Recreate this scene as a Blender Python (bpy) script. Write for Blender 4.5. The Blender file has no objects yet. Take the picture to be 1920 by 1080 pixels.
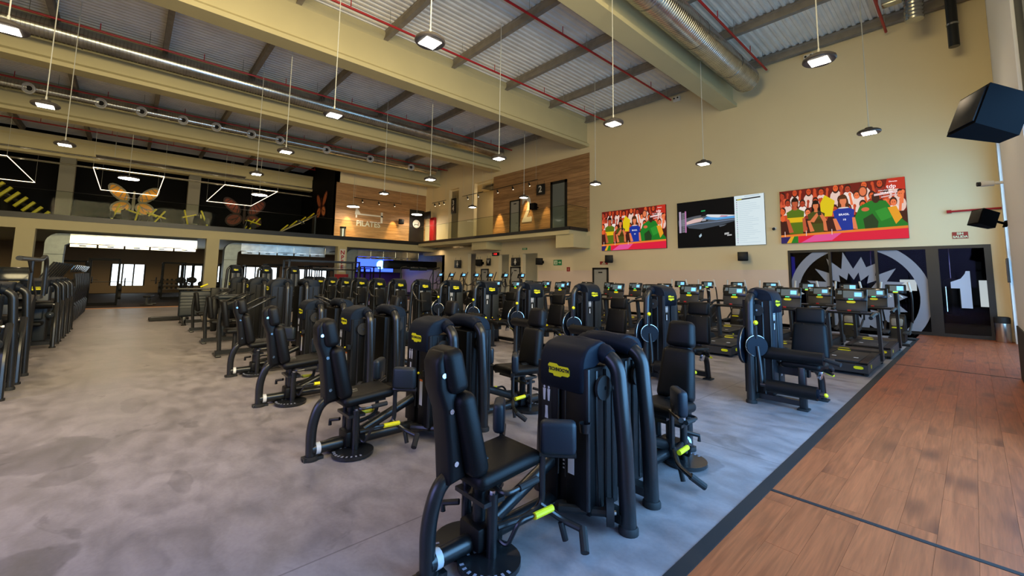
import bpy, bmesh, math, random
from mathutils import Vector, Matrix, Euler
random.seed(7)
R = math.radians
SC = bpy.context.scene
COL = SC.collection

# ------------------------------------------------------------------ camera
def make_camera():
    yaw, pitch, roll = R(47.68), R(5.52), R(.82)
    fwd = Vector((-math.sin(yaw)*math.cos(pitch), math.cos(yaw)*math.cos(pitch), math.sin(pitch)))
    right = Vector((math.cos(yaw), math.sin(yaw), 0)); up = right.cross(fwd)
    r = right*math.cos(roll) + up*math.sin(roll); u = -right*math.sin(roll) + up*math.cos(roll)
    m = Matrix((( r.x, u.x, -fwd.x, 0), (r.y, u.y, -fwd.y, 0), (r.z, u.z, -fwd.z, 1.7), (0, 0, 0, 1)))
    cd = bpy.data.cameras.new('camera'); cd.sensor_width = 36; cd.lens = 785.6/1920*36
    cd.shift_y = -96/1920; cd.clip_end = 300; cd.clip_start = .05
    co = bpy.data.objects.new('camera', cd); COL.objects.link(co); co.matrix_world = m
    SC.camera = co
make_camera()
# ------------------------------------------------------------------ world, daylight, exposure
SC.view_settings.view_transform = 'Standard'; SC.view_settings.look = 'None'
SC.view_settings.gamma = 1; SC.view_settings.use_curve_mapping = False
SC.view_settings.exposure = 0.45
SC.cycles.max_bounces = 4; SC.cycles.diffuse_bounces = 3; SC.cycles.glossy_bounces = 2; SC.cycles.transmission_bounces = 2; SC.cycles.transparent_max_bounces = 8
W = bpy.data.worlds.new('sky'); SC.world = W; W.use_nodes = True
W.node_tree.nodes['Background'].inputs[0].default_value = (.62, .78, 1, 1)
W.node_tree.nodes['Background'].inputs[1].default_value = .22
def area(name, loc, rot, sx, sy, power, color, spread=180):
    d = bpy.data.lights.new(name, 'AREA'); d.shape = 'RECTANGLE'; d.size = sx; d.size_y = sy
    d.energy = power; d.color = color; d.spread = R(spread)
    o = bpy.data.objects.new(name, d); COL.objects.link(o); o.location = loc; o.rotation_euler = rot
    return o
# daylight entering by the glazed right-hand facade (two stretches of glazing) and the glazed front behind the camera; the last panel is an added fill
area('daylight', (.95, 16.3, 3.1), (0, R(90), 0), 5.4, 5.6, 250, (.34, .68, 1))
area('daylight', (.62, 4.6, 1.9), (0, R(90), 0), 3.0, 5.6, 400, (.22, .55, 1))
area('daylight', (.62, .4, 7.0), (0, R(90), 0), 4.4, 13.6, 1480, (1, .80, .42), 128)
area('daylight', (-3.6, -7.2, 3.4), (R(52), 0, 0), 7.5, 5, 120, (.34, .38, 1), 85)
area('daylight', (-3.6, -7.2, 8.3), (R(85), 0, 0), 7.5, 4.2, 100, (1, .80, .38), 52)  # unseen high warm fill, added to brighten the upper screen wall

# ------------------------------------------------------------------ materials
MATS = {}
def mat(name, col, rough=.5, metal=0, emit=0, noise=0, nscale=8, bump=0, rnd=0, spec=.5, stretch=None):
    m = bpy.data.materials.new(name); m.use_nodes = True; nt = m.node_tree; b = nt.nodes['Principled BSDF']
    b.inputs['Base Color'].default_value = (*col, 1); b.inputs['Roughness'].default_value = rough
    b.inputs['Metallic'].default_value = metal; b.inputs['Specular IOR Level'].default_value = spec
    if emit:
        b.inputs['Emission Color'].default_value = (*col, 1); b.inputs['Emission Strength'].default_value = emit
    if noise or bump or rnd:
        tc = nt.nodes.new('ShaderNodeTexCoord'); mp = nt.nodes.new('ShaderNodeMapping')
        if stretch: mp.inputs['Scale'].default_value = stretch
        nt.links.new(tc.outputs['Object'], mp.inputs['Vector'])
        n = nt.nodes.new('ShaderNodeTexNoise'); n.inputs['Scale'].default_value = nscale; n.inputs['Detail'].default_value = 5
        nt.links.new(mp.outputs['Vector'], n.inputs['Vector'])
        r = nt.nodes.new('ShaderNodeMapRange'); r.inputs['From Min'].default_value = .3; r.inputs['From Max'].default_value = .7
        r.inputs['To Min'].default_value = 1-noise; r.inputs['To Max'].default_value = 1+noise
        nt.links.new(n.outputs['Fac'], r.inputs['Value'])
        h = nt.nodes.new('ShaderNodeHueSaturation'); h.inputs['Color'].default_value = (*col, 1)
        if rnd:
            oi = nt.nodes.new('ShaderNodeObjectInfo'); r2 = nt.nodes.new('ShaderNodeMapRange')
            r2.inputs['To Min'].default_value = 1-rnd; r2.inputs['To Max'].default_value = 1+rnd
            nt.links.new(oi.outputs['Random'], r2.inputs['Value'])
            mu = nt.nodes.new('ShaderNodeMath'); mu.operation = 'MULTIPLY'
            nt.links.new(r.outputs['Result'], mu.inputs[0]); nt.links.new(r2.outputs['Result'], mu.inputs[1])
            nt.links.new(mu.outputs[0], h.inputs['Value'])
        else: nt.links.new(r.outputs['Result'], h.inputs['Value'])
        nt.links.new(h.outputs['Color'], b.inputs['Base Color'])
        if bump:
            bp = nt.nodes.new('ShaderNodeBump'); bp.inputs['Strength'].default_value = bump; bp.inputs['Distance'].default_value = .01
            nt.links.new(n.outputs['Fac'], bp.inputs['Height']); nt.links.new(bp.outputs['Normal'], b.inputs['Normal'])
    MATS[name] = m; return m
mat('black_metal', (.010, .011, .0125), .31, 0, spec=.6, noise=.15, nscale=60)
mat('black_body', (.004, .0042, .005), .45, spec=.3, noise=.1, nscale=40)
mat('shroud', (.006, .010, .018), .5, spec=.16, noise=.1, nscale=90, bump=.03)
mat('panel_blue', (.024, .031, .040), .42, noise=.08, nscale=60)
mat('vinyl', (.004, .004, .0045), .46, spec=.24, bump=.12, nscale=220, noise=.1)
mat('blue_pad', (.008, .015, .024), .45, bump=.08, nscale=150, noise=.1)
mat('rubber', (.012, .012, .013), .7)
mat('yellow', (.95, .86, .015), .4)
mat('logo_yellow', (.92, .86, .005), .45)
mat('ink', (.01, .01, .01), .6)
mat('chrome', (.75, .77, .8), .18, 1)
mat('white_print', (.72, .74, .78), .5)
mat('orange', (.9, .22, .03), .5)
mat('red', (.42, .012, .015), .4)
mat('galv', (.50, .51, .49), .24, 1, noise=.16, nscale=3)
mat('galv_dull', (.30, .33, .30), .45, .6, noise=.1, nscale=4)
mat('brown_paint', (.30, .19, .09), .6)
mat('nozzle_metal', (.70, .70, .68), .4, .2)
mat('column_shaded', (.20, .19, .15), .6)  # column paint darkened for the unlit mezzanine, shade put into the colour
mat('cream_paint', (.56, .485, .27), .55, noise=.03, nscale=.8)
mat('wall_paint', (.82, .69, .44), .6, noise=.02, nscale=.6)
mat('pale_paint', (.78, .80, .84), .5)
mat('purlin', (.27, .235, .19), .75, noise=.15, nscale=3)
mat('deck', (.86, .82, .74), .45, 0, noise=.08, nscale=1.5)
mat('black_wall', (.003, .003, .0035), .7, spec=.08)
mat('black_frame', (.008, .008, .009), .4)
mat('rubber_floor', (.024, .015, .009), .75, noise=.2, nscale=30, spec=.12)
mat('rack_black', (.006, .006, .0065), .6, spec=.15)
mat('timber_edge', (.45, .20, .07), .5)
mat('light_panel', (1, .90, .74), emit=26)
mat('led_line', (1, .80, .52), emit=3.2)
mat('lamp_body', (.06, .05, .045), .4)
mat('cable', (.55, .55, .5), .5)
mat('door_grey', (.38, .37, .33), .5)
mat('green_sign', (.01, .22, .07), .5)
mat('pale_green', (.75, .85, .6), .5)
mat('red_sign', (.33, .02, .015), .5)
mat('film', (.30, .32, .40), .6)
mat('film_white', (.55, .62, .80), .6)
mat('outside', (.80, .92, 1), emit=2.2)
mat('pane_glow', (.75, .85, .8), emit=.7)
mat('blue_glow', (.04, .10, 1), emit=2.0)
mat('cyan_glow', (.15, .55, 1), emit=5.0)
mat('purple_glow', (.45, .04, .55), emit=.55)
mat('blue_wall', (.03, .03, .55), emit=.22)
mat('seg_red', (1, .02, .02), emit=2)
mat('number_white', (.78, .74, .66), .6)
mat('plate_yellow', (.62, .55, .02), .45)
mat('tm_grey', (.028, .028, .030), .42, spec=.35)
mat('belt', (.022, .022, .024), .62, noise=.2, nscale=80)
mat('bin_steel', (.62, .62, .62), .28, 1)
mat('green_led', (.05, .9, .25), emit=2.5)
mat('scr_dark', (.006, .008, .01), .15)
mat('scr_blue', (.16, .48, .95), emit=.9)
mat('scr_grey', (.06, .085, .095), emit=.5)
mat('speaker_black', (.002, .002, .0025), .7, spec=.05)
mat('yellow_bag', (.62, .50, .01), .6)
mat('wood_floor_piece', (.47, .265, .15), .38, noise=.0)
def wood(name, c1, c2, rough, axis, sc=1.0, rnd=.12, knots=True):
    m = bpy.data.materials.new(name); m.use_nodes = True; nt = m.node_tree; b = nt.nodes['Principled BSDF']
    tc = nt.nodes.new('ShaderNodeTexCoord'); mp = nt.nodes.new('ShaderNodeMapping'); oi = nt.nodes.new('ShaderNodeObjectInfo')
    s = [7*sc]*3; s[axis] = .55*sc; mp.inputs['Scale'].default_value = s
    ad = nt.nodes.new('ShaderNodeVectorMath'); ad.operation = 'ADD'
    ml = nt.nodes.new('ShaderNodeVectorMath'); ml.operation = 'SCALE'; ml.inputs[3].default_value = 1.7
    nt.links.new(oi.outputs['Location'], ml.inputs[0])
    nt.links.new(tc.outputs['Object'], ad.inputs[0]); nt.links.new(ml.outputs[0], ad.inputs[1]); nt.links.new(ad.outputs[0], mp.inputs[0])
    n = nt.nodes.new('ShaderNodeTexNoise'); n.inputs['Scale'].default_value = 2.2; n.inputs['Detail'].default_value = 6; n.inputs['Distortion'].default_value = 1.2
    nt.links.new(mp.outputs[0], n.inputs['Vector'])
    cr = nt.nodes.new('ShaderNodeValToRGB'); cr.color_ramp.elements[0].position = .32; cr.color_ramp.elements[1].position = .62
    cr.color_ramp.elements[0].color = (*c2, 1); cr.color_ramp.elements[1].color = (*c1, 1)
    nt.links.new(n.outputs['Fac'], cr.inputs['Fac'])
    h = nt.nodes.new('ShaderNodeHueSaturation'); r2 = nt.nodes.new('ShaderNodeMapRange')
    r2.inputs['To Min'].default_value = 1-rnd; r2.inputs['To Max'].default_value = 1+rnd
    nt.links.new(oi.outputs['Random'], r2.inputs['Value'])
    mp3 = nt.nodes.new('ShaderNodeMapping'); s3 = [55*sc]*3; s3[axis] = 2.2*sc; mp3.inputs['Scale'].default_value = s3; nt.links.new(ad.outputs[0], mp3.inputs[0])
    n3 = nt.nodes.new('ShaderNodeTexNoise'); n3.inputs['Scale'].default_value = 1.0; n3.inputs['Detail'].default_value = 4; n3.inputs['Distortion'].default_value = .8; nt.links.new(mp3.outputs[0], n3.inputs['Vector'])
    r3 = nt.nodes.new('ShaderNodeMapRange'); r3.inputs[1].default_value = .3; r3.inputs[2].default_value = .7; r3.inputs[3].default_value = .82; r3.inputs[4].default_value = 1.14; nt.links.new(n3.outputs['Fac'], r3.inputs[0])
    mu = nt.nodes.new('ShaderNodeMath'); mu.operation = 'MULTIPLY'; nt.links.new(r2.outputs['Result'], mu.inputs[0]); nt.links.new(r3.outputs[0], mu.inputs[1]); nt.links.new(mu.outputs[0], h.inputs['Value'])
    out = cr.outputs['Color']
    if knots:
        mp2 = nt.nodes.new('ShaderNodeMapping'); s2 = [5.5]*3; s2[axis] = 2.2; mp2.inputs['Scale'].default_value = s2
        nt.links.new(ad.outputs[0], mp2.inputs[0])
        v = nt.nodes.new('ShaderNodeTexVoronoi'); v.inputs['Scale'].default_value = .55
        nt.links.new(mp2.outputs[0], v.inputs['Vector'])
        kr = nt.nodes.new('ShaderNodeMapRange'); kr.inputs['From Min'].default_value = .05; kr.inputs['From Max'].default_value = .34
        kr.inputs['To Min'].default_value = .95; kr.inputs['To Max'].default_value = 0
        nt.links.new(v.outputs['Distance'], kr.inputs['Value'])
        mx = nt.nodes.new('ShaderNodeMix'); mx.data_type = 'RGBA'
        nt.links.new(kr.outputs['Result'], mx.inputs[0]); nt.links.new(out, mx.inputs[6]); mx.inputs[7].default_value = (c2[0]*.50, c2[1]*.48, c2[2]*.60, 1)
        out = mx.outputs[2]
    nt.links.new(out, h.inputs['Color']); nt.links.new(h.outputs['Color'], b.inputs['Base Color'])
    b.inputs['Roughness'].default_value = rough
    MATS[name] = m
wood('oak', (.43, .112, .037), (.31, .077, .025), .42, 1)
wood('cladding', (.50, .28, .125), (.32, .165, .068), .6, 0, .55, .16, False)
wood('cladding_y', (.50, .28, .125), (.32, .165, .068), .6, 1, .55, .16, False)
def concrete():
    m = bpy.data.materials.new('concrete'); m.use_nodes = True; nt = m.node_tree; b = nt.nodes['Principled BSDF']; L = nt.links.new
    tc = nt.nodes.new('ShaderNodeTexCoord')
    def noise(s, d, dist=0, stretch=(1, 1, 1)):
        mp = nt.nodes.new('ShaderNodeMapping'); mp.inputs['Scale'].default_value = stretch; L(tc.outputs['Object'], mp.inputs[0])
        n = nt.nodes.new('ShaderNodeTexNoise'); n.inputs['Scale'].default_value = s; n.inputs['Detail'].default_value = d; n.inputs['Distortion'].default_value = dist
        L(mp.outputs[0], n.inputs['Vector']); return n
    def rng(src, a, b_, c, d):
        r = nt.nodes.new('ShaderNodeMapRange'); r.inputs[1].default_value = a; r.inputs[2].default_value = b_; r.inputs[3].default_value = c; r.inputs[4].default_value = d
        L(src, r.inputs[0]); return r.outputs[0]
    def mul(a, b_):
        x = nt.nodes.new('ShaderNodeMath'); x.operation = 'MULTIPLY'; L(a, x.inputs[0]); L(b_, x.inputs[1]); return x.outputs[0]
    n1 = noise(.55, 6, .6); n2 = noise(3.2, 8, .4, (1, 1.6, 1)); n3 = noise(40, 3)
    v = mul(rng(n1.outputs['Fac'], .3, .7, .78, 1.15), rng(n2.outputs['Fac'], .32, .62, .72, 1.10))
    v = mul(v, rng(n3.outputs['Fac'], .3, .7, .95, 1.05))
    n4 = noise(1.9, 4, 1.0); v = mul(v, rng(n4.outputs['Fac'], .30, .36, .72, 1.0))
    sep = nt.nodes.new('ShaderNodeSeparateXYZ'); L(tc.outputs['Object'], sep.inputs[0])
    # old spill stains
    wob = noise(2.6, 3)
    for (sx, sy, rx, ry, k) in ((-5.85, -.42, .50, .36, .72), (-5.2, -.25, .22, .2, .76), (-3.75, -.36, .26, .3, .68), (-1.83, 4.03, .17, .25, .72), (-7.35, .18, .5, .12, .84), (-4.5, .45, .30, .07, .8)):
        mp = nt.nodes.new('ShaderNodeMapping'); mp.vector_type = 'POINT'; mp.inputs['Location'].default_value = (-sx/rx, -sy/ry, 0); mp.inputs['Scale'].default_value = (1/rx, 1/ry, 0)
        L(tc.outputs['Object'], mp.inputs[0])
        ln = nt.nodes.new('ShaderNodeVectorMath'); ln.operation = 'LENGTH'; L(mp.outputs[0], ln.inputs[0])
        ad = nt.nodes.new('ShaderNodeMath'); L(ln.outputs['Value'], ad.inputs[0]); L(rng(wob.outputs['Fac'], .2, .8, -.5, .5), ad.inputs[1])
        v = mul(v, rng(ad.outputs[0], .86, 1.02, k, 1))
    # saw cuts
    for ax, pos in ((0, -8.6), (0, -2.75), (0, -14.6), (1, 4.62), (1, 9.1)):
        d = nt.nodes.new('ShaderNodeMath'); d.operation = 'SUBTRACT'; L(sep.outputs[ax], d.inputs[0]); d.inputs[1].default_value = pos
        a = nt.nodes.new('ShaderNodeMath'); a.operation = 'ABSOLUTE'; L(d.outputs[0], a.inputs[0])
        v = mul(v, rng(a.outputs[0], .004, .008, .62, 1))
    h = nt.nodes.new('ShaderNodeHueSaturation'); h.inputs['Color'].default_value = (.315, .285, .295, 1); L(v, h.inputs['Value'])
    L(h.outputs['Color'], b.inputs['Base Color'])
    L(rng(n2.outputs['Fac'], .3, .7, .30, .50), b.inputs['Roughness']); b.inputs['Specular IOR Level'].default_value = .3
    MATS['concrete'] = m
concrete()
def glass(name, tint, k=1.0):
    # thin pane: clear transmission plus Schlick reflection, the same from both sides
    m = bpy.data.materials.new(name); m.use_nodes = True; nt = m.node_tree; L = nt.links.new
    for n in list(nt.nodes): nt.nodes.remove(n)
    o = nt.nodes.new('ShaderNodeOutputMaterial'); mx = nt.nodes.new('ShaderNodeMixShader'); g_ = nt.nodes.new('ShaderNodeNewGeometry')
    d = nt.nodes.new('ShaderNodeVectorMath'); d.operation = 'DOT_PRODUCT'; L(g_.outputs['Normal'], d.inputs[0]); L(g_.outputs['Incoming'], d.inputs[1])
    def math_(op, a, b=None):
        x = nt.nodes.new('ShaderNodeMath'); x.operation = op
        for i, v in enumerate((a, b)):
            if v is None: continue
            if isinstance(v, (int, float)): x.inputs[i].default_value = v
            else: L(v, x.inputs[i])
        return x.outputs[0]
    f = math_('POWER', math_('SUBTRACT', 1.0, math_('ABSOLUTE', d.outputs['Value'])), 5.0)
    f = math_('MULTIPLY', math_('ADD', math_('MULTIPLY', f, .96), .04), k)
    t = nt.nodes.new('ShaderNodeBsdfTransparent'); t.inputs[0].default_value = (*tint, 1); g = nt.nodes.new('ShaderNodeBsdfGlossy'); g.inputs['Roughness'].default_value = .02
    L(f, mx.inputs[0]); L(t.outputs[0], mx.inputs[1]); L(g.outputs[0], mx.inputs[2]); L(mx.outputs[0], o.inputs[0])
    MATS[name] = m
glass('rail_glass', (.92, .95, .91), .05); glass('studio_glass', (.80, .80, .84), .22); glass('facade_glass', (.97, .98, 1), .5)
def vcol(name, strength):
    m = bpy.data.materials.new(name); m.use_nodes = True; nt = m.node_tree; b = nt.nodes['Principled BSDF']
    a = nt.nodes.new('ShaderNodeVertexColor'); a.layer_name = 'col'
    b.inputs['Base Color'].default_value = (.003, .003, .003, 1); b.inputs['Roughness'].default_value = .4; b.inputs['Specular IOR Level'].default_value = .1
    nt.links.new(a.outputs['Color'], b.inputs['Emission Color']); b.inputs['Emission Strength'].default_value = strength
    MATS[name] = m
vcol('picture', .66)
def vpaint(name):
    m = bpy.data.materials.new(name); m.use_nodes = True; nt = m.node_tree; b = nt.nodes['Principled BSDF']
    a = nt.nodes.new('ShaderNodeVertexColor'); a.layer_name = 'col'
    nt.links.new(a.outputs['Color'], b.inputs['Base Color']); b.inputs['Roughness'].default_value = .6
    MATS[name] = m
vpaint('mural_print')

# ------------------------------------------------------------------ mesh builder
KIDS = {}
class MB:
    def __init__(s): s.v = []; s.f = []; s.c = []
    def add(s, vs, fs, M=None):
        b = len(s.v)
        s.v += [tuple(M @ Vector(p)) for p in vs] if M is not None else [tuple(p) for p in vs]
        s.f += [tuple(b+i for i in f) for f in fs]; return s
    def box(s, x0, x1, y0, y1, z0, z1, M=None):
        return s.add([(x0,y0,z0),(x1,y0,z0),(x1,y1,z0),(x0,y1,z0),(x0,y0,z1),(x1,y0,z1),(x1,y1,z1),(x0,y1,z1)],
                     [(0,3,2,1),(4,5,6,7),(0,1,5,4),(1,2,6,5),(2,3,7,6),(3,0,4,7)], M)
    def rbox(s, c, size, r=.02, rot=(0,0,0), seg=2, taper=None):
        bm = bmesh.new(); bmesh.ops.create_cube(bm, size=1)
        for v in bm.verts:
            t = 1
            if taper and v.co.z > 0: t = taper
            v.co = Vector((v.co.x*size[0]*t, v.co.y*size[1], v.co.z*size[2]))
        bmesh.ops.bevel(bm, geom=bm.edges[:], offset=min(r, min(size)*.49), segments=seg, profile=.5, affect='EDGES')
        M = Matrix.Translation(c) @ Euler(rot).to_matrix().to_4x4()
        bm.verts.index_update()
        s.add([v.co[:] for v in bm.verts], [tuple(v.index for v in f.verts) for f in bm.faces], M); bm.free(); return s
    def tube(s, pts, r, n=10, caps=True, ry=None):
        P = [Vector(p) for p in pts]; b = len(s.v); prev = None
        for i, p in enumerate(P):
            t = (P[min(i+1, len(P)-1)] - P[max(i-1, 0)]).normalized()
            if prev is None:
                a = Vector((1,0,0)) if abs(t.x) < .9 else Vector((0,1,0)); u = (a - t*a.dot(t)).normalized()
            else: u = (prev - t*prev.dot(t)).normalized()
            prev = u; w = t.cross(u); rr = r[i] if isinstance(r, (list, tuple)) else r; r2 = ry if ry else rr
            s.v += [tuple(p + u*rr*math.cos(2*math.pi*k/n) + w*r2*math.sin(2*math.pi*k/n)) for k in range(n)]
        for i in range(len(P)-1):
            for k in range(n):
                s.f.append((b+i*n+k, b+i*n+(k+1)%n, b+(i+1)*n+(k+1)%n, b+(i+1)*n+k))
        if caps:
            s.f.append(tuple(b+k for k in range(n))[::-1]); e = b+(len(P)-1)*n; s.f.append(tuple(e+k for k in range(n)))
        return s
    def cyl(s, p0, p1, r, n=14, r1=None): return s.tube([p0, p1], [r, r1 if r1 is not None else r], n)
    def lathe(s, prof, n=20, M=None):
        vs = [(r*math.cos(2*math.pi*k/n), r*math.sin(2*math.pi*k/n), z) for r, z in prof for k in range(n)]
        fs = [(i*n+k, i*n+(k+1)%n, (i+1)*n+(k+1)%n, (i+1)*n+k) for i in range(len(prof)-1) for k in range(n)]
        fs += [tuple(range(n))[::-1], tuple((len(prof)-1)*n+k for k in range(n))]
        return s.add(vs, fs, M)
    def prism(s, poly, a0, a1, axis=0, M=None):
        # polygon in the plane of the two other axes, extruded along `axis`
        def mk(p, a): q = list(p); q.insert(axis, a); return tuple(q)
        n = len(poly); vs = [mk(p, a0) for p in poly] + [mk(p, a1) for p in poly]
        fs = [tuple(range(n))[::-1], tuple(range(n, 2*n))] + [(i, (i+1)%n, n+(i+1)%n, n+i) for i in range(n)]
        return s.add(vs, fs, M)
    def bprism(s, poly, a0, a1, axis=0, r=.02, seg=2):
        t = MB().prism(poly, a0, a1, axis); bm = bmesh.new(); vs = [bm.verts.new(v) for v in t.v]
        for f in t.f: bm.faces.new([vs[i] for i in f])
        bmesh.ops.recalc_face_normals(bm, faces=bm.faces[:]); ed = [e for e in bm.edges if abs(e.verts[0].co[axis]-e.verts[1].co[axis]) < 1e-6]
        bmesh.ops.bevel(bm, geom=ed, offset=r, segments=seg, profile=.5, affect='EDGES'); bm.verts.index_update()
        s.add([v.co[:] for v in bm.verts], [tuple(v.index for v in f.verts) for f in bm.faces]); bm.free(); return s
    def sphere(s, c, r, n=12, m=8, sc=(1,1,1)):
        prof = [(max(.001, r*math.sin(math.pi*i/m)), -r*math.cos(math.pi*i/m)) for i in range(m+1)]
        return s.lathe(prof, n, Matrix.Translation(c) @ Matrix.Diagonal((*sc, 1)))
    def mesh(s, name, m, smooth=35):
        me = bpy.data.meshes.new(name); me.from_pydata(s.v, [], s.f)
        bm = bmesh.new(); bm.from_mesh(me); bmesh.ops.recalc_face_normals(bm, faces=bm.faces[:]); bm.to_mesh(me); bm.free()
        if smooth: me.shade_smooth(); me.set_sharp_from_angle(angle=R(smooth))
        if m: me.materials.append(MATS[m])
        if s.c:
            at = me.color_attributes.new('col', 'FLOAT_COLOR', 'CORNER')
            for p in me.polygons:
                for li in p.loop_indices: at.data[li].color = (*s.c[p.index], 1)
        return me
    def build(s, name, m, parent=None, smooth=35): return obj(name, s.mesh(name, m, smooth), parent)
def obj(name, me, parent=None, loc=None, rot=None):
    o = bpy.data.objects.new(name, me); COL.objects.link(o)
    if parent: o.parent = parent; KIDS.setdefault(parent.name, []).append(o)
    if loc: o.location = loc
    if rot: o.rotation_euler = rot
    return o
def tag(o, label=None, cat=None, group=None, kind=None):
    if label: o['label'] = label
    if cat: o['category'] = cat
    if group: o['group'] = group
    if kind: o['kind'] = kind
    return o
def thing(name, label, cat, loc=(0,0,0), rz=0, group=None):
    o = obj(name, None); o.location = loc; o.rotation_euler = (0,0,rz); o.empty_display_size = .1
    return tag(o, label, cat, group)
def struct(name, kind='structure', loc=(0,0,0)): o = obj(name, None); o.location = loc; return tag(o, kind=kind)
def copy_tree(o, parent=None):
    c = o.copy(); COL.objects.link(c); c.parent = parent
    if parent: KIDS.setdefault(parent.name, []).append(c)
    for ch in list(KIDS.get(o.name, [])): copy_tree(ch, c)
    return c
USED = set()
def put(proto, label, loc, rz=0, group=None):
    # the first time moves the model itself, afterwards a copy of it with all its parts
    if proto.name in USED: o = copy_tree(proto)
    else: o = proto; USED.add(proto.name)
    o.location = loc; o.rotation_euler = (0,0,rz); o['label'] = label
    if group: o['group'] = group
    return o
def fil(pts, rad, n=5):
    # round the corners of a polyline
    P = [Vector(p) for p in pts]; out = [P[0]]
    for i in range(1, len(P)-1):
        a, b, c = P[i-1], P[i], P[i+1]; u = (a-b); w = (c-b); d = min(rad, u.length*.48, w.length*.48)
        p0 = b + u.normalized()*d; p1 = b + w.normalized()*d
        for k in range(n+1):
            t = k/n; out.append(p0*(1-t)**2 + b*2*t*(1-t) + p1*t*t)
    out.append(P[-1]); return out
def text_mesh(txt, size, m, extrude=.002, align='CENTER', shear=0, sx=1.0, bold=0):
    cu = bpy.data.curves.new('text', 'FONT'); cu.body = txt; cu.size = size; cu.extrude = extrude; cu.align_x = align; cu.align_y = 'CENTER'; cu.shear = shear
    cu.offset = bold; cu.resolution_u = 3
    o = bpy.data.objects.new('text', cu); COL.objects.link(o); dg = bpy.context.evaluated_depsgraph_get()
    me = bpy.data.meshes.new_from_object(o.evaluated_get(dg)); bpy.data.objects.remove(o); bpy.data.curves.remove(cu)
    for v in me.vertices: v.co.x *= sx
    me.materials.clear(); me.materials.append(MATS[m]); return me
# orientation of flat lettering: facing -y, facing +x
FACE_NY = (R(90), 0, 0); FACE_PX = (R(90), 0, R(90))

# ------------------------------------------------------------------ key dimensions (metres)
D = 19.6                 # inner face of the long wall with the screens
XR = .5                  # face of the right-hand wall
XM, ZM = -31.6, 4.42     # mezzanine front and floor level
ZD = 11.22               # underside of the roof deck
BEAMS = [-7.02, -15.2, -23.2, -31.25, -39.3]
PURL = [19.38, 16.25, 13.1, 9.95, 6.78, 3.62, .46, -2.7, -5.85]
# ================================================================== SETTING
# ---- floors
fl = struct('floor')
MB().box(-27.0, -1.31, -12, 19.9, -.06, 0).build('concrete_slab', 'concrete', fl, 0)
MB().box(-1.31, 2.5, -12, 1.2, -.06, -.002).build('concrete_slab', 'concrete', fl, 0)
MB().box(-1.22, 2.5, 1.2, 19.9, -.06, -.012).build('underlay', 'rubber', fl, 0)
t1 = struct('trim_1'); MB().box(-1.31, -1.22, -3, 18.15, -.004, .006).build('edge_strip', 'rubber', t1, 0)
t2 = struct('trim_2')
for y in (4.02, 12.05): MB().box(-1.22, XR, y-.02, y+.02, -.004, .003).build('seam_strip', 'rubber', t2, 0)
MB().box(-14.4, -1.22, 18.13, 18.17, -.004, .004).build('seam_strip', 'rubber', t2, 0)
fw = struct('floor_walkway')
def planks():
    pw, pl = .19, 1.32; cache = {}
    def plank(x0, x1, y0, y1):
        k = (round(x1-x0, 3), round(y1-y0, 3))
        if k not in cache:
            a, b = k[0]/2-.0004, k[1]/2-.0006
            cache[k] = MB().add([(-a,-b,-.012),(a,-b,-.012),(a,b,-.012),(-a,b,-.012),(-a+.0003,-b+.0003,0),(a-.0003,-b+.0003,0),(a-.0003,b-.0003,0),(-a+.0003,b-.0003,0)],
                [(4,5,6,7),(0,1,5,4),(1,2,6,5),(2,3,7,6),(3,0,4,7)]).mesh('plank', 'oak', 0)
        obj('plank', cache[k], fw, ((x0+x1)/2, (y0+y1)/2, 0))
    segs = ((1.2, 4.0), (4.04, 12.03), (12.07, 19.6))
    x = -1.22; row = 0
    while x < .75:
        off = (row*.47) % 1 * pl
        for a, b in segs:
            y = a - off if a != 1.2 else a-off
            while y < b:
                y0, y1 = max(a, y), min(b, y+pl)
                if y1-y0 > .01: plank(x, x+pw, y0, y1)
                y += pl
        x += pw; row += 1
    x = -1.22-pw
    while x > -14.2: plank(x, x+pw, 18.17, 19.6); x -= pw
planks()
rf = struct('floor_rubber'); MB().box(-50, -27.0, -12, 24, -.06, .004).build('rubber_mat', 'rubber_floor', rf, 0)
t3 = struct('trim_3'); MB().box(-27.05, -26.9, -12, 17.5, -.01, .03).build('timber_edge', 'timber_edge', t3, 0)
# ---- long wall with the screens
wf = struct('wall_far'); m = MB(); t = D+.3
for x0, x1, z0, z1 in ((-4.96,1.2,2.93,11.5), (.43,1.2,0,2.93), (-19.03,-4.96,0,11.5), (-20.43,-19.03,3.3,11.5), (-21.8,-20.43,0,11.5), (-22.9,-21.8,3.3,11.5),
                       (-23.6,-22.9,0,11.5), (-50,-23.6,9.0,11.5), (-25.6,-23.6,0,4.0), (-33.2,-25.6,3.5,4.0), (-29.9,-26.6,0,3.5), (-33.5,-29.5,4.4,9.0), (-28.1,-26.0,4.4,9.0)):
    m.box(x0, x1, D, t, z0, z1)
m.build('wall_panel', 'wall_paint', wf, 0)
m = MB(); m.box(-34, -18, 22.0, 22.2, 0, 9.2); m.box(-18.2, -18, t, 22, 0, 4); m.box(-23.7, -23.6, t, 22, 4.4, 9.0); m.box(-34, -23.6, t, 22, 8.9, 9.1); m.box(-34, -18, t, 22, 3.6, 4.4)
m.build('recess_panel', 'wall_paint', wf, 0)
MB().box(-29.5, -28.1, 20.7, 20.8, 4.4, 9.0).build('timber_panel', 'cladding', wf, 0)
wn = struct('wall_near'); MB().box(-50, -7.6, -8.2, -8, 0, 11.5).build('wall_panel', 'wall_paint', wn, 0); MB().box(-50.2, -50, -8.2, 22, 0, 11.5).build('end_panel', 'wall_paint', wn, 0)
mat('dado_paint', (.80, .64, .52), .55, noise=.02, nscale=.8)
da = struct('baseboard_far')
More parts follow.
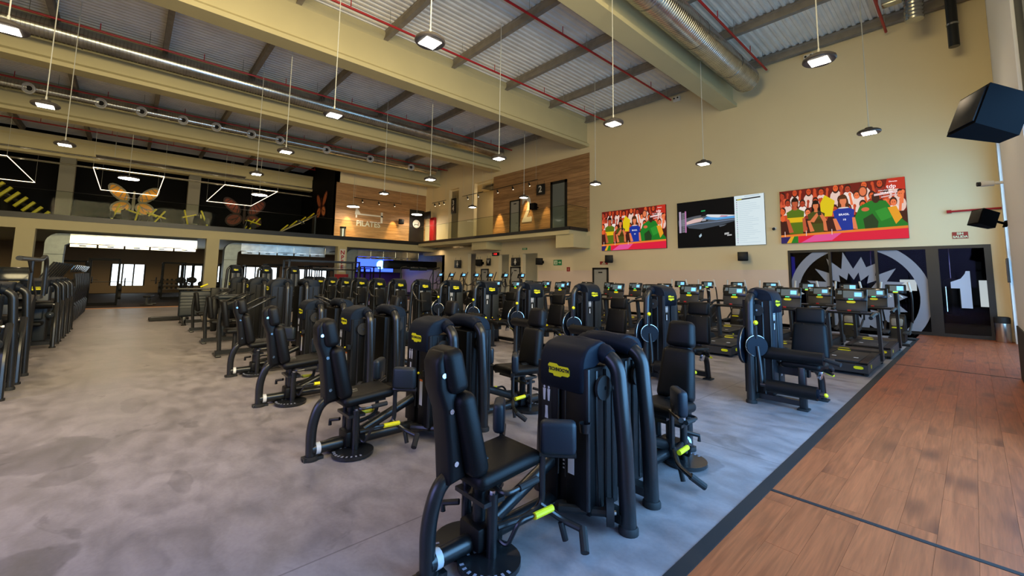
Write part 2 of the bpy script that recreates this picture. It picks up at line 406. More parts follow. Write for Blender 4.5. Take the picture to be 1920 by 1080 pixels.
for x0, x1 in ((-13.54,-4.98),(-18.98,-14.64)): MB().box(x0, x1, D-.006, D, 0, 2.16).build('dado_panel', 'dado_paint', da, 0)
w6 = struct('window_6')
for k in range(7): MB().box(-7.6+8.1*k/6-.04, -7.6+8.1*k/6+.04, -8.1, -7.95, 0, 11.3).build('mullion', 'black_frame', w6, 0)
for z in (.05, 2.7, 5.8, 10.6): MB().box(-7.6, .5, -8.08, -7.97, z-.05, z+.05).build('transom', 'black_frame', w6, 0)
# ---- right-hand wall and its glazing
wr = struct('wall_right')
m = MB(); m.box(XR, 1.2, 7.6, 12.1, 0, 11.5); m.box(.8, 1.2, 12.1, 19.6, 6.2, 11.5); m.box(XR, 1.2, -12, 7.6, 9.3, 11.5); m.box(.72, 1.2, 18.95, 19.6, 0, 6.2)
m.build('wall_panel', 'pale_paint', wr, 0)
MB().box(XR-.02, XR, 7.6, 12.12, 0, .95).build('dado', 'rubber', wr, 0)
for i, (y0, y1, x, z0, z1) in enumerate(((12.1, 18.95, .82, 0, 6.2), (-7, 7.6, .56, 0, 9.3))):
    w = struct('window_%d' % (i+1)); n = 5 if i == 0 else 8
    for k in range(n+1):
        y = y0+(y1-y0)*k/n; MB().box(x-.03, x+.05, y-.035, y+.035, z0, z1).build('mullion', 'black_frame', w, 0)
    for z in (.06, 2.6, 6.0, z1-.05): MB().box(x-.02, x+.04, y0, y1, z-.05, z+.05).build('transom', 'black_frame', w, 0)
    for k in range(n):
        a, b = y0+(y1-y0)*k/n, y0+(y1-y0)*(k+1)/n
        MB().box(x, x+.012, a+.03, b-.03, .1, 2.55).build('pane', 'facade_glass', w, 0); MB().box(x, x+.012, a+.03, b-.03, 2.65, z1-.1).build('pane', 'facade_glass', w, 0)
# ---- roof: ribbed deck in bays, purlins
ce = struct('ceiling')
def deck(x0, x1):
    m = MB(); x = x0; prof = []
    while x < x1:
        for dx, dz in ((0, 0), (.09, 0), (.12, .06), (.21, .06), (.24, 0)): prof.append((min(x+dx, x1), ZD+dz))
        x += .24
    vs = []; fs = []
    for px, pz in prof: vs += [(px, -7, pz), (px, 19.6, pz)]
    for i in range(len(prof)-1):
        if prof[i+1][0]-prof[i][0] > 1e-5 or abs(prof[i+1][1]-prof[i][1]) > 1e-5: fs.append((2*i, 2*i+1, 2*i+3, 2*i+2))
    m.add(vs, fs); return m.build('deck_sheet', 'deck', ce, 0)
edges = [1.2] + BEAMS + [-50]
for a, b in zip(edges, edges[1:]): deck(b, a)
MB().box(-50, 1.2, -7, 19.9, ZD+.1, ZD+.2).build('roof_cover', 'purlin', ce, 0)
pcache = {}
for a, b in zip(edges, edges[1:]):
    L_ = round(a-b, 2)
    if L_ not in pcache:
        pcache[L_] = MB().prism([(-.09, 0), (.09, 0), (.09, -.05), (.065, -.09), (.09, -.34), (-.09, -.34), (-.065, -.09), (-.09, -.05)], -L_/2, L_/2, 0).mesh('purlin', 'purlin', 0)
    for y in PURL: obj('purlin', pcache[L_], ce, ((a+b)/2, y, ZD))
# ---- main roof beams
bl = ['pale cream roof beam nearest the right wall beside the widest duct', 'long cream roof beam ending at the top corner of the timber cladding',
      'cream roof beam running just under the plain silver duct', 'cream roof beam above the mezzanine edge under the duct with nozzles', 'short cream roof beam deep over the black mezzanine gym']
def beam_prof(zb, ZD=ZD):
    w, f = .20, .36
    return [(-f, zb), (f, zb), (f, zb+.16), (w, zb+.30), (w, ZD-.36), (f*.9, ZD-.24), (f*.9, ZD-.02), (-f*.9, ZD-.02), (-f*.9, ZD-.24), (-w, ZD-.36), (-w, zb+.30), (-f, zb+.16)]
for i, x in enumerate(BEAMS):
    y1 = 19.6 if i < 4 else 11.5
    m = MB(); zb = 9.45 if i < 4 else 9.0
    m.prism([(p[0]+x, p[1]) for p in beam_prof(zb, ZD if i < 4 else 10.35)], -7, y1, 1)
    o = m.build('roof_beam', 'cream_paint', None, 0); tag(o, bl[i], 'beam', 'main roof beams')
# ---- sprinkler pipes
pl = [(-1.56, 'red sprinkler pipe nearest the right wall'), (-5.37, 'red sprinkler pipe beside the widest silver duct'), (-9.63, 'red sprinkler pipe over the middle screen in the brightest roof bay'),
      (-13.52, 'red sprinkler pipe just right of the long cream beam'), (-21.4, 'red sprinkler pipe just right of the plain silver duct'), (-29.5, 'red sprinkler pipe above the duct with nozzles'), (-37.5, 'red sprinkler pipe in the dark roof over the mezzanine')]
for x, lab in pl:
    t_ = thing('sprinkler_pipe', lab, 'pipe', (x, 0, 0), 0, 'red sprinkler pipes'); ye = 19.35 if x > -35 else 11.2
    MB().cyl((0, -7, 10.62), (0, ye, 10.62), .042, 8).build('pipe', 'red', t_)
    for k in range(8):
        y = -4.6+k*3.15
        if y < ye: MB().cyl((0, y, 10.62), (0, y, 10.93), .016, 6).build('stub', 'red', t_); MB().cyl((.02, y+1.4, 10.6), (.02, y+1.4, ZD), .008, 5).build('hanger', 'galv', t_)
# ---- round spiral ducts
def duct(x, z, r, y0, y1, label, nozzles=(), flex=.0):
    t_ = thing('spiral_duct', label, 'duct', (x, y0, z))
    prof = []; n = int((y1-y0)/.11)
    for k in range(n):
        a = k*.11; prof += [(r, a), (r, a+.085), (r+.008, a+.092), (r+.008, a+.104)]
    prof += [(r, y1-y0)]
    M = Matrix.Rotation(R(-90), 4, 'X'); MB().lathe(prof, 24, M).build('duct_body', 'galv', t_, 25)
    k = 1.5
    while k < y1-y0: MB().tube([(0, k, 0), (0, k+.05, 0)], r+.02, 24).build('joint_ring', 'galv', t_); k += 3.05
    for y in nozzles:
        d = Vector((.78, -.35, -.28)).normalized(); c = Vector((0, y-y0, 0)) + d*r
        q = d.to_track_quat('Z', 'Y').to_matrix().to_4x4(); Mz = Matrix.Translation(c) @ q
        o = MB().lathe([(.18,-.1),(.24,.04),(.27,.10),(.21,.12),(.15,.05),(.12,.05)], 20, Mz).build('nozzle', 'nozzle_metal', t_)
        MB().lathe([(.12,.045),(.12,.056)], 16, Mz).build('opening', 'ink', o)
    return t_
duct(-5.95, 10.12, .50, -6, 18.7, 'widest galvanised spiral duct hung beside the nearest cream beam')
duct(-22.2, 10.44, .40, -6.5, 19.0, 'plain galvanised spiral duct along the third cream beam')
duct(-30.25, 10.50, .27, -6.5, 18.6, 'galvanised spiral duct with a row of round jet nozzles', (-4.05,-1.57,.02,1.81,3.38,5.19,6.8,9.75,12.91,16.31))
for x, z, lab in ((-36, 8.66, 'upper thin silver conduit over the black mezzanine gym'), (-36, 8.02, 'lower thin silver conduit over the black mezzanine gym')):
    tag(MB().cyl((x, -6.5, z), (x, 10.6, z), .055, 8).build('conduit', 'galv'), lab, 'conduit')
t_ = thing('flexible_duct', 'short silver flexible hose hanging from the roof near the right wall', 'duct', (-.75, 17.8, 10.0))
MB().lathe([(.22+.02*(k%2), .06*k) for k in range(20)], 16).build('hose', 'galv', t_); MB().rbox((-.5,0,.9), (.5,.3,.25), .03).build('air_box', 'galv', t_)
t_ = thing('drain_pipe', 'short black pipe hanging down at the top right corner', 'pipe', (.05, 18.6, 9.1))
MB().cyl((0,0,0),(0,0,2.1),.13,14).build('pipe','black_metal',t_); MB().cyl((0,0,.7),(0,0,.76),.145,14).build('collar','galv',t_)
# ---- mezzanine slab, fascia, balcony
mz = struct('floor_mezzanine')
MB().box(-50, XM, -12, 22, 3.80, ZM).build('slab', 'cream_paint', mz, 0)
m = MB(); m.box(XM, -15.05, 18.0, 19.6, 4.16, ZM); m.box(-16.1, -14.8, 18.08, 19.6, 3.42, 4.16); m.box(-24.3, -22.6, 18.2, 19.6, 3.62, 4.16)
m.build('balcony', 'cream_paint', mz, 0)
m = MB(); m.box(XM-.05, XM+.05, -12, 18.0, ZM-.12, ZM+.16); m.box(XM-.05, -15.0, 17.95, 18.05, ZM-.02, ZM+.16); m.box(-15.05, -14.95, 18.0, 19.6, ZM-.02, ZM+.16); m.build('edge_channel', 'black_frame', mz, 0)
gr = thing('glass_railing', 'frameless glass railing along the mezzanine and balcony edge', 'railing', (0,0,0))
y = -12.0
while y < 17.9: MB().box(XM-.01, XM+.01, y+.01, min(y+2, 18)-.01, ZM+.1, ZM+1.38).build('glass_panel', 'rail_glass', gr, 0); y += 2
x = XM
while x < -15.1: MB().box(x+.01, min(x+2.06, -15)-.01, 17.99, 18.01, ZM+.1, ZM+1.38).build('glass_panel', 'rail_glass', gr, 0); x += 2.06
MB().box(-15.01, -14.99, 18.02, 19.58, ZM+.1, ZM+1.38).build('glass_panel', 'rail_glass', gr, 0)
MB().tube([(XM,-12,ZM+1.39),(XM,18,ZM+1.39),(-15,18,ZM+1.39),(-15,19.58,ZM+1.39)], .012, 6).build('top_rail', 'black_frame', gr)
# mezzanine walls
wb = struct('wall_mezzanine')
MB().box(-42.3, -42.0, -12, 11.8, ZM, ZD).build('back_panel', 'black_wall', wb, 0)
MB().box(-42.0, -33.2, 11.5, 11.8, ZM, ZD).build('side_panel', 'black_wall', wb, 0)
MB().box(-42.0, -33, -12, 11.5, 10.6, 10.65).build('dark_soffit', 'black_wall', wb, 0) if False else None
MB().box(-33.5, -33.2, 11.5, 19.6, ZM, ZD).build('plaster_panel', 'wall_paint', wb, 0)
tc = struct('trim_4'); nb = 17; h = (8.95-ZM)/nb
for k in range(nb): MB().box(-33.2, -33.165, 11.55, 19.55, ZM+k*h+.008, ZM+(k+1)*h).build('board', 'cladding_y', tc, 0)
tc = struct('trim_5'); nb = 18; h = (9.1-ZM)/nb
for k in range(nb): MB().box(-23.6, -14.82, D-.035, D, ZM+k*h+.008, ZM+(k+1)*h).build('board', 'cladding', tc, 0)
# columns
for i, (y, lab) in enumerate(((-3.9, 'cream column under the mezzanine at the far left'), (3.72, 'cream column under the mezzanine between the first two metal ducts'), (11.6, 'cream column under the mezzanine with a red lettered banner'))):
    tag(MB().box(-31.95, -31.35, y-.32, y+.32, 0, 3.8).build('column', 'cream_paint', None, 0), lab, 'column', 'columns under the mezzanine')
for y, lab in ((-3.4, 'shade-toned column in the black mezzanine gym near the leftmost light frame'), (3.2, 'shade-toned column in the black mezzanine gym beside the middle light frame')):
    tag(MB().box(-39.6, -39.0, y-.36, y+.36, ZM, 9.0).build('column', 'column_shaded', None, 0), lab, 'column', 'columns in the black mezzanine gym')
# ground floor behind the mezzanine
wl = struct('wall_left'); m = MB()
m.box(-46.3, -46, -12, 26, 2.3, 3.8); m.box(-46.3, -46, -12, 26, 0, .6); m.box(-46.3, -46, -12, -1.0, .6, 2.3); m.box(-46.3, -46, 1.0, 3.2, .6, 2.3); m.box(-46.3,-46,6.2,8.0,.6,2.3); m.box(-46.3,-46,10.8,12.4,.6,2.3); m.box(-46.3,-46,15.6,26,.6,2.3)
m.build('wall_panel', 'brown_paint', wl, 0)
w3 = struct('window_3')
for y0, y1 in ((-1.0, 1.0), (3.2, 6.2), (8.0, 10.8), (12.4, 15.6)):
    MB().box(-46.25, -46.2, y0, y1, .6, 2.3).build('pane', 'outside', w3, 0)
    n = 3
    for k in range(n+1): MB().box(-46.1, -46.0, y0+(y1-y0)*k/n-.05, y0+(y1-y0)*k/n+.05, .6, 2.3).build('mullion', 'black_frame', w3, 0)
wx = struct('wall_left_end'); MB().box(-46, -31.6, 22.0, 22.2, 0, 3.8).build('wall_panel', 'wall_paint', wx, 0)
# ================================================================== LAMPS
def make_pendant():
    t_ = thing('pendant_lamp', 'x', 'lamp', group='round high-bay pendant lamps')
    MB().lathe([(.02,.16),(.09,.15),(.10,.09),(.24,.075),(.275,.045),(.28,.01),(.26,-.012),(.23,-.012)], 28).build('housing', 'lamp_body', t_)
    MB().rbox((0,0,-.014), (.31,.31,.012), .004).build('light_panel', 'light_panel', t_)
    MB().lathe([(.018,.16),(.024,.24),(.008,.27)], 10).build('hook', 'cable', t_)
    MB().cyl((0,0,.25), (0,0,5.225), .012, 6).build('hanging_rod', 'cable', t_)
    return t_
pen = make_pendant()
def lamp_light(loc, power, size=.34, color=(1,.72,.42)):
    d = bpy.data.lights.new('lamp_light', 'AREA'); d.shape = 'DISK'; d.size = size; d.energy = power; d.color = color; d.spread = R(150)
    o = bpy.data.objects.new('lamp_light', d); COL.objects.link(o); o.location = loc
ordn = ['nearest', 'second', 'third', 'fourth', 'fifth', 'sixth', 'seventh', 'eighth', 'ninth', 'tenth', 'eleventh', 'twelfth', 'thirteenth', 'fourteenth', 'fifteenth']
XL = [-1.77, -6.5, -11.4, -16.12, -20.72]; YL = [-1.93, 3.8, 9.68, 15.5]
rown = ['over the left aisle', 'over the abductor machines', 'over the treadmills', 'in front of the balcony and screen wall']
for j, y in enumerate(YL):
    first = {0: 2, 1: 1, 2: 0, 3: 0}[j]
    for i in range(first, 5):
        put(pen, 'round pendant lamp, %s from the right %s' % (ordn[i-first] if i > first else 'first', rown[j]), (XL[i], y, 6.0))
        lamp_light((XL[i], y, 5.96), 21)
# big flat discs over the mezzanine edge
def make_disc():
    t_ = thing('disc_lamp', 'x', 'lamp', group='large disc pendant lamps over the mezzanine edge')
    MB().lathe([(.03,.10),(.42,.10),(.46,.06),(.46,0),(.44,0)], 32).build('housing', 'lamp_body', t_)
    MB().lathe([(.44,-.006),(.44,.004)], 32).build('diffuser', 'light_panel', t_)
    MB().cyl((0,0,.1), (0,0,4.3), .012, 6).build('hanging_rod', 'cable', t_); return t_
disc = make_disc()
for k, (y, nm) in enumerate(((-.36, 'in front of the butterfly mural'), (6.08, 'beside the rightmost light frame'), (12.38, 'left of the white bed emblem'), (17.87, 'near the black studio door'))):
    put(disc, 'large round disc lamp hanging %s' % nm, (-31.75, y, 6.92)); lamp_light((-31.75, y, 6.88), 40, .8)
# rectangular LED line frames in the black gym
for (y0, y1, nm) in ((-8.2, -5.05, 'leftmost glowing LED frame hanging in the black gym'), (-1.9, 1.2, 'middle glowing LED frame hanging before the butterfly mural'), (4.3, 7.45, 'rightmost glowing LED frame hanging in the black gym')):
    t_ = thing('led_frame', nm, 'lamp', (-37.5, (y0+y1)/2, 7.55), 0, 'rectangular LED frames in the black gym'); a, b = 4.40, (y1-y0)/2
    for p, q in (((-a,-b),(a,-b)), ((a,-b),(a,b)), ((a,b),(-a,b)), ((-a,b),(-a,-b))):
        MB().cyl((*p,0), (*q,0), .015, 6).build('led_tube', 'led_line', t_)
    for p in ((-a,-b),(a,-b),(a,b),(-a,b)): MB().cyl((*p,0), (*p,2.9), .006, 5).build('wire', 'cable', t_)
# track spots washing the cladding
def spot(loc, tgt, power, blend=.6, ang=38, color=(1,.62,.22)):
    d = bpy.data.lights.new('spot_light', 'SPOT'); d.energy = power; d.spot_size = R(ang); d.spot_blend = blend; d.color = color; d.shadow_soft_size = .04
    o = bpy.data.objects.new('spot_light', d); COL.objects.link(o); o.location = loc
    o.rotation_euler = (Vector(tgt)-Vector(loc)).to_track_quat('-Z', 'Y').to_euler()
def track(p0, p1, n, lab, hang=10.8):
    t_ = thing('spot_track', lab, 'track light', p0, 0, 'black spotlight tracks'); e = Vector(p1)-Vector(p0)
    MB().tube([(0,0,0), e], .025, 6).build('rail', 'black_frame', t_)
    for k in range(n):
        c = e*((k+.5)/n); s_ = MB().cyl(c+Vector((0,0,-.02)), c+Vector((0,0,-.12)), .012, 6).build('stem', 'black_frame', t_)
        MB().cyl(c+Vector((0,0,-.10)), c+Vector((.05,.04,-.30)), .055, 10).build('spot_head', 'black_frame', t_)
        MB().cyl(c+Vector((.05,.04,-.302)), c+Vector((.052,.041,-.31)), .04, 10).build('spot_lens', 'led_line', t_)
    for c in (e*.03, e*.97): MB().cyl(c, c+Vector((0,0,hang-p0[2])), .006, 5).build('wire', 'cable', t_)
track((-32.3, 12.6, 7.75), (-32.3, 16.7, 7.75), 3, 'black spotlight track before the timber wall with the bed emblem')
track((-23.2, 18.9, 7.95), (-18.4, 18.9, 7.95), 3, 'black spotlight track before the big white number two')
track((-31.0, 18.9, 7.95), (-28.9, 18.9, 7.95), 3, 'short black spotlight track beside the three and four sign')
track((-26.6, 18.9, 7.95), (-24.0, 18.9, 7.95), 2, 'black spotlight track left of the timber wall with the number two')
for loc, tgt, p in (((-32.6, 12.5, 7.3), (-33.2, 12.5, 4.6), 520), ((-32.6, 16.4, 7.3), (-33.2, 16.4, 4.6), 520), ((-22.8, 19.0, 7.2), (-22.9, 19.6, 4.6), 420), ((-20.0, 19.0, 7.6), (-20.0, 19.6, 5.6), 300), ((-18.2, 19.0, 7.2), (-18.2, 19.6, 4.6), 160), ((-30.2,19.0,7.2), (-30.2,19.6,4.6), 50), ((-28.7,19.3,7.2), (-28.7,20.6,4.6), 70)):
    spot(loc, tgt, p)
# small warm light under the balcony, no fixture modelled
lamp_light((-30.5, 19.0, 4.1), 10, .3)
area('recess_fill', (-25, 20.9, 8.7), (0,0,0), 2, 1, 25, (1,.8,.5))  # warm fill added in the recess, no fixture of its own
for y, p in ((-1, 24), (6.5, 24), (14, 20)): area('ground_floor_fill', (-38, y, 3.7), (0,0,0), 2.5, 1.2, p, (1,.78,.5))  # fills added below the mezzanine slab, no visible fixtures there
area('gym_fill', (-37, 2, 8.9), (0,0,0), 1, 8, 18, (1,.7,.4))  # added fill over the black gym

def fill_panel(lab, loc, sx, sy, top):  # made-up housing and hangers placed around an added fill light
    t_ = thing('added_panel', lab, 'lamp', loc, 0, 'added panels around fill lights'); MB().box(-sx/2-.04, sx/2+.04, -sy/2-.04, sy/2+.04, .01, .06).build('housing', 'lamp_body', t_, 0)
    for x in (-sx*.4, sx*.4):
        for y in (-sy*.4, sy*.4): MB().cyl((x,y,.06), (x,y,top-loc[2]), .008, 5).build('hanger', 'cable', t_)
for y, nm_ in ((-1, 'left'), (6.5, 'middle'), (14, 'right')): fill_panel('added light panel under the mezzanine floor in the %s bay' % nm_, (-38, y, 3.7), 2.5, 1.2, 3.8)
fill_panel('long added light panel hung over the black mezzanine gym', (-37, 2, 8.9), 1, 8, 11.2); fill_panel('added light panel in the recess beside the number two wall', (-25, 20.9, 8.7), 2, 1, 8.9)
# ================================================================== WALL SCREENS
def poly(m, pts, col, y):
    b = len(m.v); m.v += [(p[0], y, p[1]) for p in pts]; m.f.append(tuple(range(b, b+len(pts)))); m.c.append(col)
def ell(m, cx, cz, rx, rz, col, y, n=12, a0=0, a1=360): poly(m, [(cx+rx*math.cos(R(a0+(a1-a0)*k/n)), cz+rz*math.sin(R(a0+(a1-a0)*k/n))) for k in range(n)], col, y)
def crowd(w, h):
    # picture of a cheering crowd, drawn in unit coordinates (0..1, 0..1)
    m = MB(); rs = random.Random(4); L = [0]
    def lay(): L[0] -= .00012; return L[0]
    X = lambda u: (u-.5)*w; Z = lambda v_: (v_-.5)*h
    def P(pts, c): poly(m, [(X(a), Z(b)) for a, b in pts], c, lay())
    def E(u, v_, ru, rv, c, n=12): ell(m, X(u), Z(v_), ru*w, rv*h, c, lay(), n)
    def clampE(u, v_, ru, rv, c): E(min(max(u, ru), 1-ru), min(max(v_, rv), 1-rv), ru, rv, c)
    P([(0,0),(1,0),(1,1),(0,1)], (.16,.012,.008))
    skin = [(.75,.14,.05), (.55,.08,.03), (.85,.22,.09), (.38,.05,.02)]; shirt = [(.85,.62,.52), (.70,.10,.05), (.55,.04,.02), (.9,.75,.68), (.85,.35,.08), (.25,.02,.02)]
    skin = [(.80,.12,.03), (.62,.07,.02), (.90,.20,.07), (.45,.05,.02)]; shirt = [(.88,.66,.58), (.92,.78,.72), (.85,.60,.52), (.70,.10,.04), (.30,.03,.02), (.88,.40,.10)]
    for row in range(3):
        n = 9
        for k in range(n):
            u = (k+.5*(row % 2)+rs.uniform(-.15,.15)+.3)/n; v_ = .92-row*.17+rs.uniform(-.03,.03)
            c = rs.choice(shirt); clampE(u, v_-.17, .048, .13, c); s_ = rs.choice(skin)
            clampE(u, v_+.012, .027, .075, (.05,.012,.008)); clampE(u, v_-.006, .021, .058, s_)
            clampE(u-.006, v_+.002, .004, .007, (.1,.02,.01)); clampE(u+.008, v_+.002, .004, .007, (.1,.02,.01))
            for d in (-1, 1):
                if rs.random() < .5:
                    uu = min(max(u+d*.040, .03), .97)
                    P([(uu-.010, v_-.16),(uu+.010, v_-.16),(uu+d*.012+.008, min(v_+.03,.97)),(uu+d*.012-.008, min(v_+.03,.97))], s_); clampE(uu+d*.012, min(v_+.03,.95), .012, .035, s_)
    P([(0,.15),(1,.19),(1,.45),(0,.43)], (.055,.012,.008))
    for k in range(14): clampE(rs.random(), rs.uniform(.25,.5), .022, .06, rs.choice(skin+[(.12,.02,.02)]))
    # banner behind the front row
    P([(.36,.45),(.45,.45),(.48,.72),(.40,.84),(.36,.7)], (.78,.58,.01))
    # front people: shoulders, shirt, arms, head, hair
    def person(u, v_, c, c2, hair, s=1, skinc=(.62,.10,.04), arms=True, longh=False):
        E(u, v_+.02, .030*s, .085*s, hair)
        if longh: P([(u-.032*s, v_+.03),(u+.032*s, v_+.03),(u+.042*s, v_-.16*s),(u-.042*s, v_-.16*s)], hair)
        P([(u-.07*s, v_-.14*s),(u-.02*s, v_-.09*s),(u+.02*s, v_-.09*s),(u+.07*s, v_-.14*s),(u+.062*s, v_-.26*s),(u+.052*s, .17),(u-.052*s, .17),(u-.062*s, v_-.26*s)], c)
        if c2: P([(u-.066*s, v_-.23*s),(u+.066*s, v_-.23*s),(u+.055*s, v_-.31*s),(u-.055*s, v_-.31*s)], c2)
        P([(u-.012*s, v_-.02),(u+.012*s, v_-.02),(u+.014*s, v_-.11*s),(u-.014*s, v_-.11*s)], skinc)
        if arms:
            P([(u-.074*s, v_-.25*s),(u-.052*s, v_-.25*s),(u-.02*s, .20),(u-.055*s, .19)], skinc); P([(u+.074*s, v_-.25*s),(u+.052*s, v_-.25*s),(u+.055*s, .20),(u+.085*s, .19)], skinc)
        E(u, v_, .0225*s, .062*s, skinc, 14); P([(u-.022*s, v_+.03*s),(u+.022*s, v_+.03*s),(u+.016*s, v_+.066*s),(u-.016*s, v_+.066*s)], hair)
    person(.14, .74, (.10,.17,.01), (.80,.50,.01), (.02,.006,.004), 1.15, (.52,.10,.04))
    person(.32, .66, (.07,.075,.01), (.06,.04,.005), (.015,.005,.003), 1.05, (.72,.19,.07), True, True)
    P([(.26,.38),(.30,.36),(.345,.50),(.325,.53)], (.72,.19,.07)); P([(.41,.38),(.375,.36),(.345,.50),(.365,.53)], (.72,.19,.07)); P([(.335,.485),(.365,.485),(.365,.55),(.335,.55)], (.02,.02,.02))
    person(.545, .70, (.012,.035,.32), None, (.09,.025,.008), 1.2, (.80,.22,.09), True, True)
    P([(.50,.575),(.515,.59),(.575,.59),(.59,.575),(.575,.57),(.515,.57)], (.75,.72,.7))
    # big green flag held up
    P([(.645,.20),(.63,.40),(.67,.58),(.75,.66),(.86,.64),(.90,.50),(.97,.30),(1.0,.24),(1.0,.16),(.64,.16)], (.015,.20,.02))
    P([(.70,.18),(.69,.36),(.76,.44),(.80,.30),(.79,.18)], (.02,.05,.015)); P([(.87,.52),(.93,.54),(.965,.34),(.92,.24)], (.85,.36,.02)); P([(.78,.48),(.86,.53),(.90,.36),(.82,.30)], (.03,.30,.03))
    E(.71, .52, .03, .035, (.70,.15,.06)); E(.70, .83, .035, .10, (.10,.03,.02)); E(.70, .83, .026, .075, (.80,.20,.08)); E(.79, .70, .03, .09, (.05,.015,.01))
    # barrier
    P([(0,.155),(1,.205),(1,.165),(0,.115)], (.85,.22,.03)); P([(0,.115),(1,.165),(1,.0),(0,.0)], (.75,.015,.05)); P([(.30,.13),(.52,.142),(.44,.02),(.18,.0)], (.80,.09,.32))
    P([(0,0),(.05,0),(.09,.12),(0,.115)], (.03,.02,.12)); P([(.05,0),(.09,0),(.12,.122),(.09,.12)], (.8,.4,.02)); P([(.09,0),(.155,0),(.155,.124),(.12,.122)], (.02,.20,.02))
    for u in (.035, .225, .44): P([(u,.12),(u+.006,.12),(u+.006,.22),(u,.22)], (.8,.6,.55))
    # red caption block, top right
    P([(.86,.84),(1,.80),(1,1),(.88,1)], (.55,.03,.015)); P([(.78,.73),(.945,.755),(.945,.79),(.78,.765)], (.85,.6,.6)); P([(.83,.69),(.945,.715),(.945,.735),(.83,.71)], (.8,.5,.5))
    return m.mesh('screen_picture', 'picture', 0)
def screen(x0, x1, z0, z1, lab):
    t_ = thing('video_wall', lab, 'screen', ((x0+x1)/2, D-.06, (z0+z1)/2), 0, 'large video screens on the long wall'); w, h = x1-x0, z1-z0
    MB().box(-w/2, w/2, 0, .06, -h/2, h/2).build('cabinet', 'black_frame', t_, 0); return t_, w, h
PIC = crowd(3.84, 2.18)
for i, (x0, x1, z0, z1) in enumerate(((-13.93, -10.11, 3.25, 5.43), (-5.16, -1.38, 3.22, 5.35))):
    t_, w, h = screen(x0, x1, z0, z1, ('left video screen showing a cheering crowd, near the balcony', 'right video screen showing a cheering crowd, above the glass studio front')[i])
    p = obj('screen_picture', PIC, t_, (0, -.004, 0)); p.scale = (w/3.84, 1, h/2.18)
    for txt, sz, u, v_ in (('tdp', .19, .905, .865), ('Directo', .07, .92, .945), ('BRASIL', .105, .547, .46), ('10', .10, .547, .37)):
        obj('lettering', text_mesh(txt, sz, 'scr_text' if 'scr_text' in MATS else mat('scr_text', (.9,.85,.85), emit=.6).name, .001), t_, ((u-.5)*w, -.048, (v_-.5)*h), FACE_NY)
    for k, (u, v_, ww) in enumerate(((.86, .812, .16), (.87, .776, .15))): obj('lettering', text_mesh('Voley playa Fem' if k == 0 else 'Fase de grupos', .055, 'scr_text', .001), t_, ((u-.5)*w, -.048, (v_-.5)*h), FACE_NY)
def planet(w, h):
    m = MB(); X = lambda u: (u-.5)*w; Z = lambda v_: (v_-.5)*h; L = [0]
    def P(pts, c): L[0] -= .00012; poly(m, [(X(a), Z(b)) for a, b in pts], c, L[0])
    P([(0,0),(.69,0),(.69,1),(0,1)], (.003,.003,.004))
    arc = [(.015+.675*k/20, .55+.135*math.sin(math.pi*(.12+.80*k/20))) for k in range(21)]
    lo = [(.69-.675*k/20, .50-.05*math.sin(math.pi*k/20)) for k in range(21)]
    P(arc+[(.69,.55),(.60,.52),(.45,.495),(.30,.485),(.15,.475),(.02,.47)], (.10,.11,.13))
    P([(.12,.50),(.30,.55),(.33,.62),(.22,.615),(.12,.56)], (.75,.52,.50)); P([(.33,.60),(.48,.55),(.69,.565),(.69,.60),(.55,.64),(.40,.655)], (.10,.36,.75))
    P([(.36,.66),(.42,.62),(.50,.60),(.69,.61),(.69,.625),(.52,.66),(.38,.685)], (.75,.78,.82)); P([(.20,.60),(.31,.615),(.31,.63),(.22,.62)], (.5,.42,.3))
    P([(.52,.615),(.60,.605),(.62,.62),(.54,.635)], (.5,.12,.2)); P([(.29,.52),(.38,.54),(.39,.57),(.31,.57)], (.02,.02,.02)); P([(.31,.55),(.36,.555),(.36,.60),(.31,.60)], (.4,.4,.45))
    P([(.10,.50),(.30,.52),(.50,.525),(.69,.545),(.69,.50),(.50,.43),(.30,.38),(.15,.42)], (.06,.075,.10)); P([(.10,.475),(.3,.50),(.5,.508),(.69,.53),(.69,.545),(.5,.525),(.3,.515),(.1,.495)], (.18,.24,.36))
    P([(.30,.65),(.36,.655),(.365,.74),(.315,.73)], (.01,.01,.012)); P([(.305,.755),(.355,.76),(.355,.785),(.305,.78)], (.02,.40,.12)); P([(.51,.43),(.60,.45),(.57,.42),(.52,.40)], (.10,.12,.15))
    P([(.27,.24),(.30,.29),(.305,.24),(.28,.20)], (.45,.6,.7)); P([(.57,.27),(.62,.28),(.62,.24),(.57,.23)], (.45,.45,.45)); P([(.60,.23),(.65,.235),(.65,.21),(.60,.205)], (.5,.5,.5))
    P([(.025,.33),(.052,.33),(.052,.80),(.025,.80)], (.45,.36,.5))
    P([(.10,.33),(.118,.33),(.118,.80),(.10,.80)], (.50,.20,.42))
    for k in range(17): v_ = .34+k*.026; P([(.06,v_),(.098,v_+.001),(.098,v_+.012),(.06,v_+.011)], (.35,.35,.4))
    P([(.69,0),(1,0),(1,1),(.69,1)], (.74,.86,.90))
    P([(.71,.905),(.965,.92),(.965,.945),(.71,.93)], (.03,.03,.035)); P([(.72,.911),(.77,.914),(.77,.93),(.72,.927)], (.7,.6,.02)); P([(.80,.965),(.955,.975),(.955,.985),(.80,.976)], (.4,.5,.6))
    rs = random.Random(2)
    for k in range(22):
        v_ = .05+k*.0385; e = rs.uniform(.80,.955); P([(.735,v_),(e,v_+.004),(e,v_+.009),(.735,v_+.005)], (.45,.58,.68)); c = rs.choice(((.15,.2,.3),(.02,.35,.2),(.3,.1,.4),(.1,.1,.1)))
        P([(.711,v_-.002),(.72,v_-.002),(.72,v_+.014),(.711,v_+.014)], c)
    return m.mesh('screen_picture', 'picture', 0)
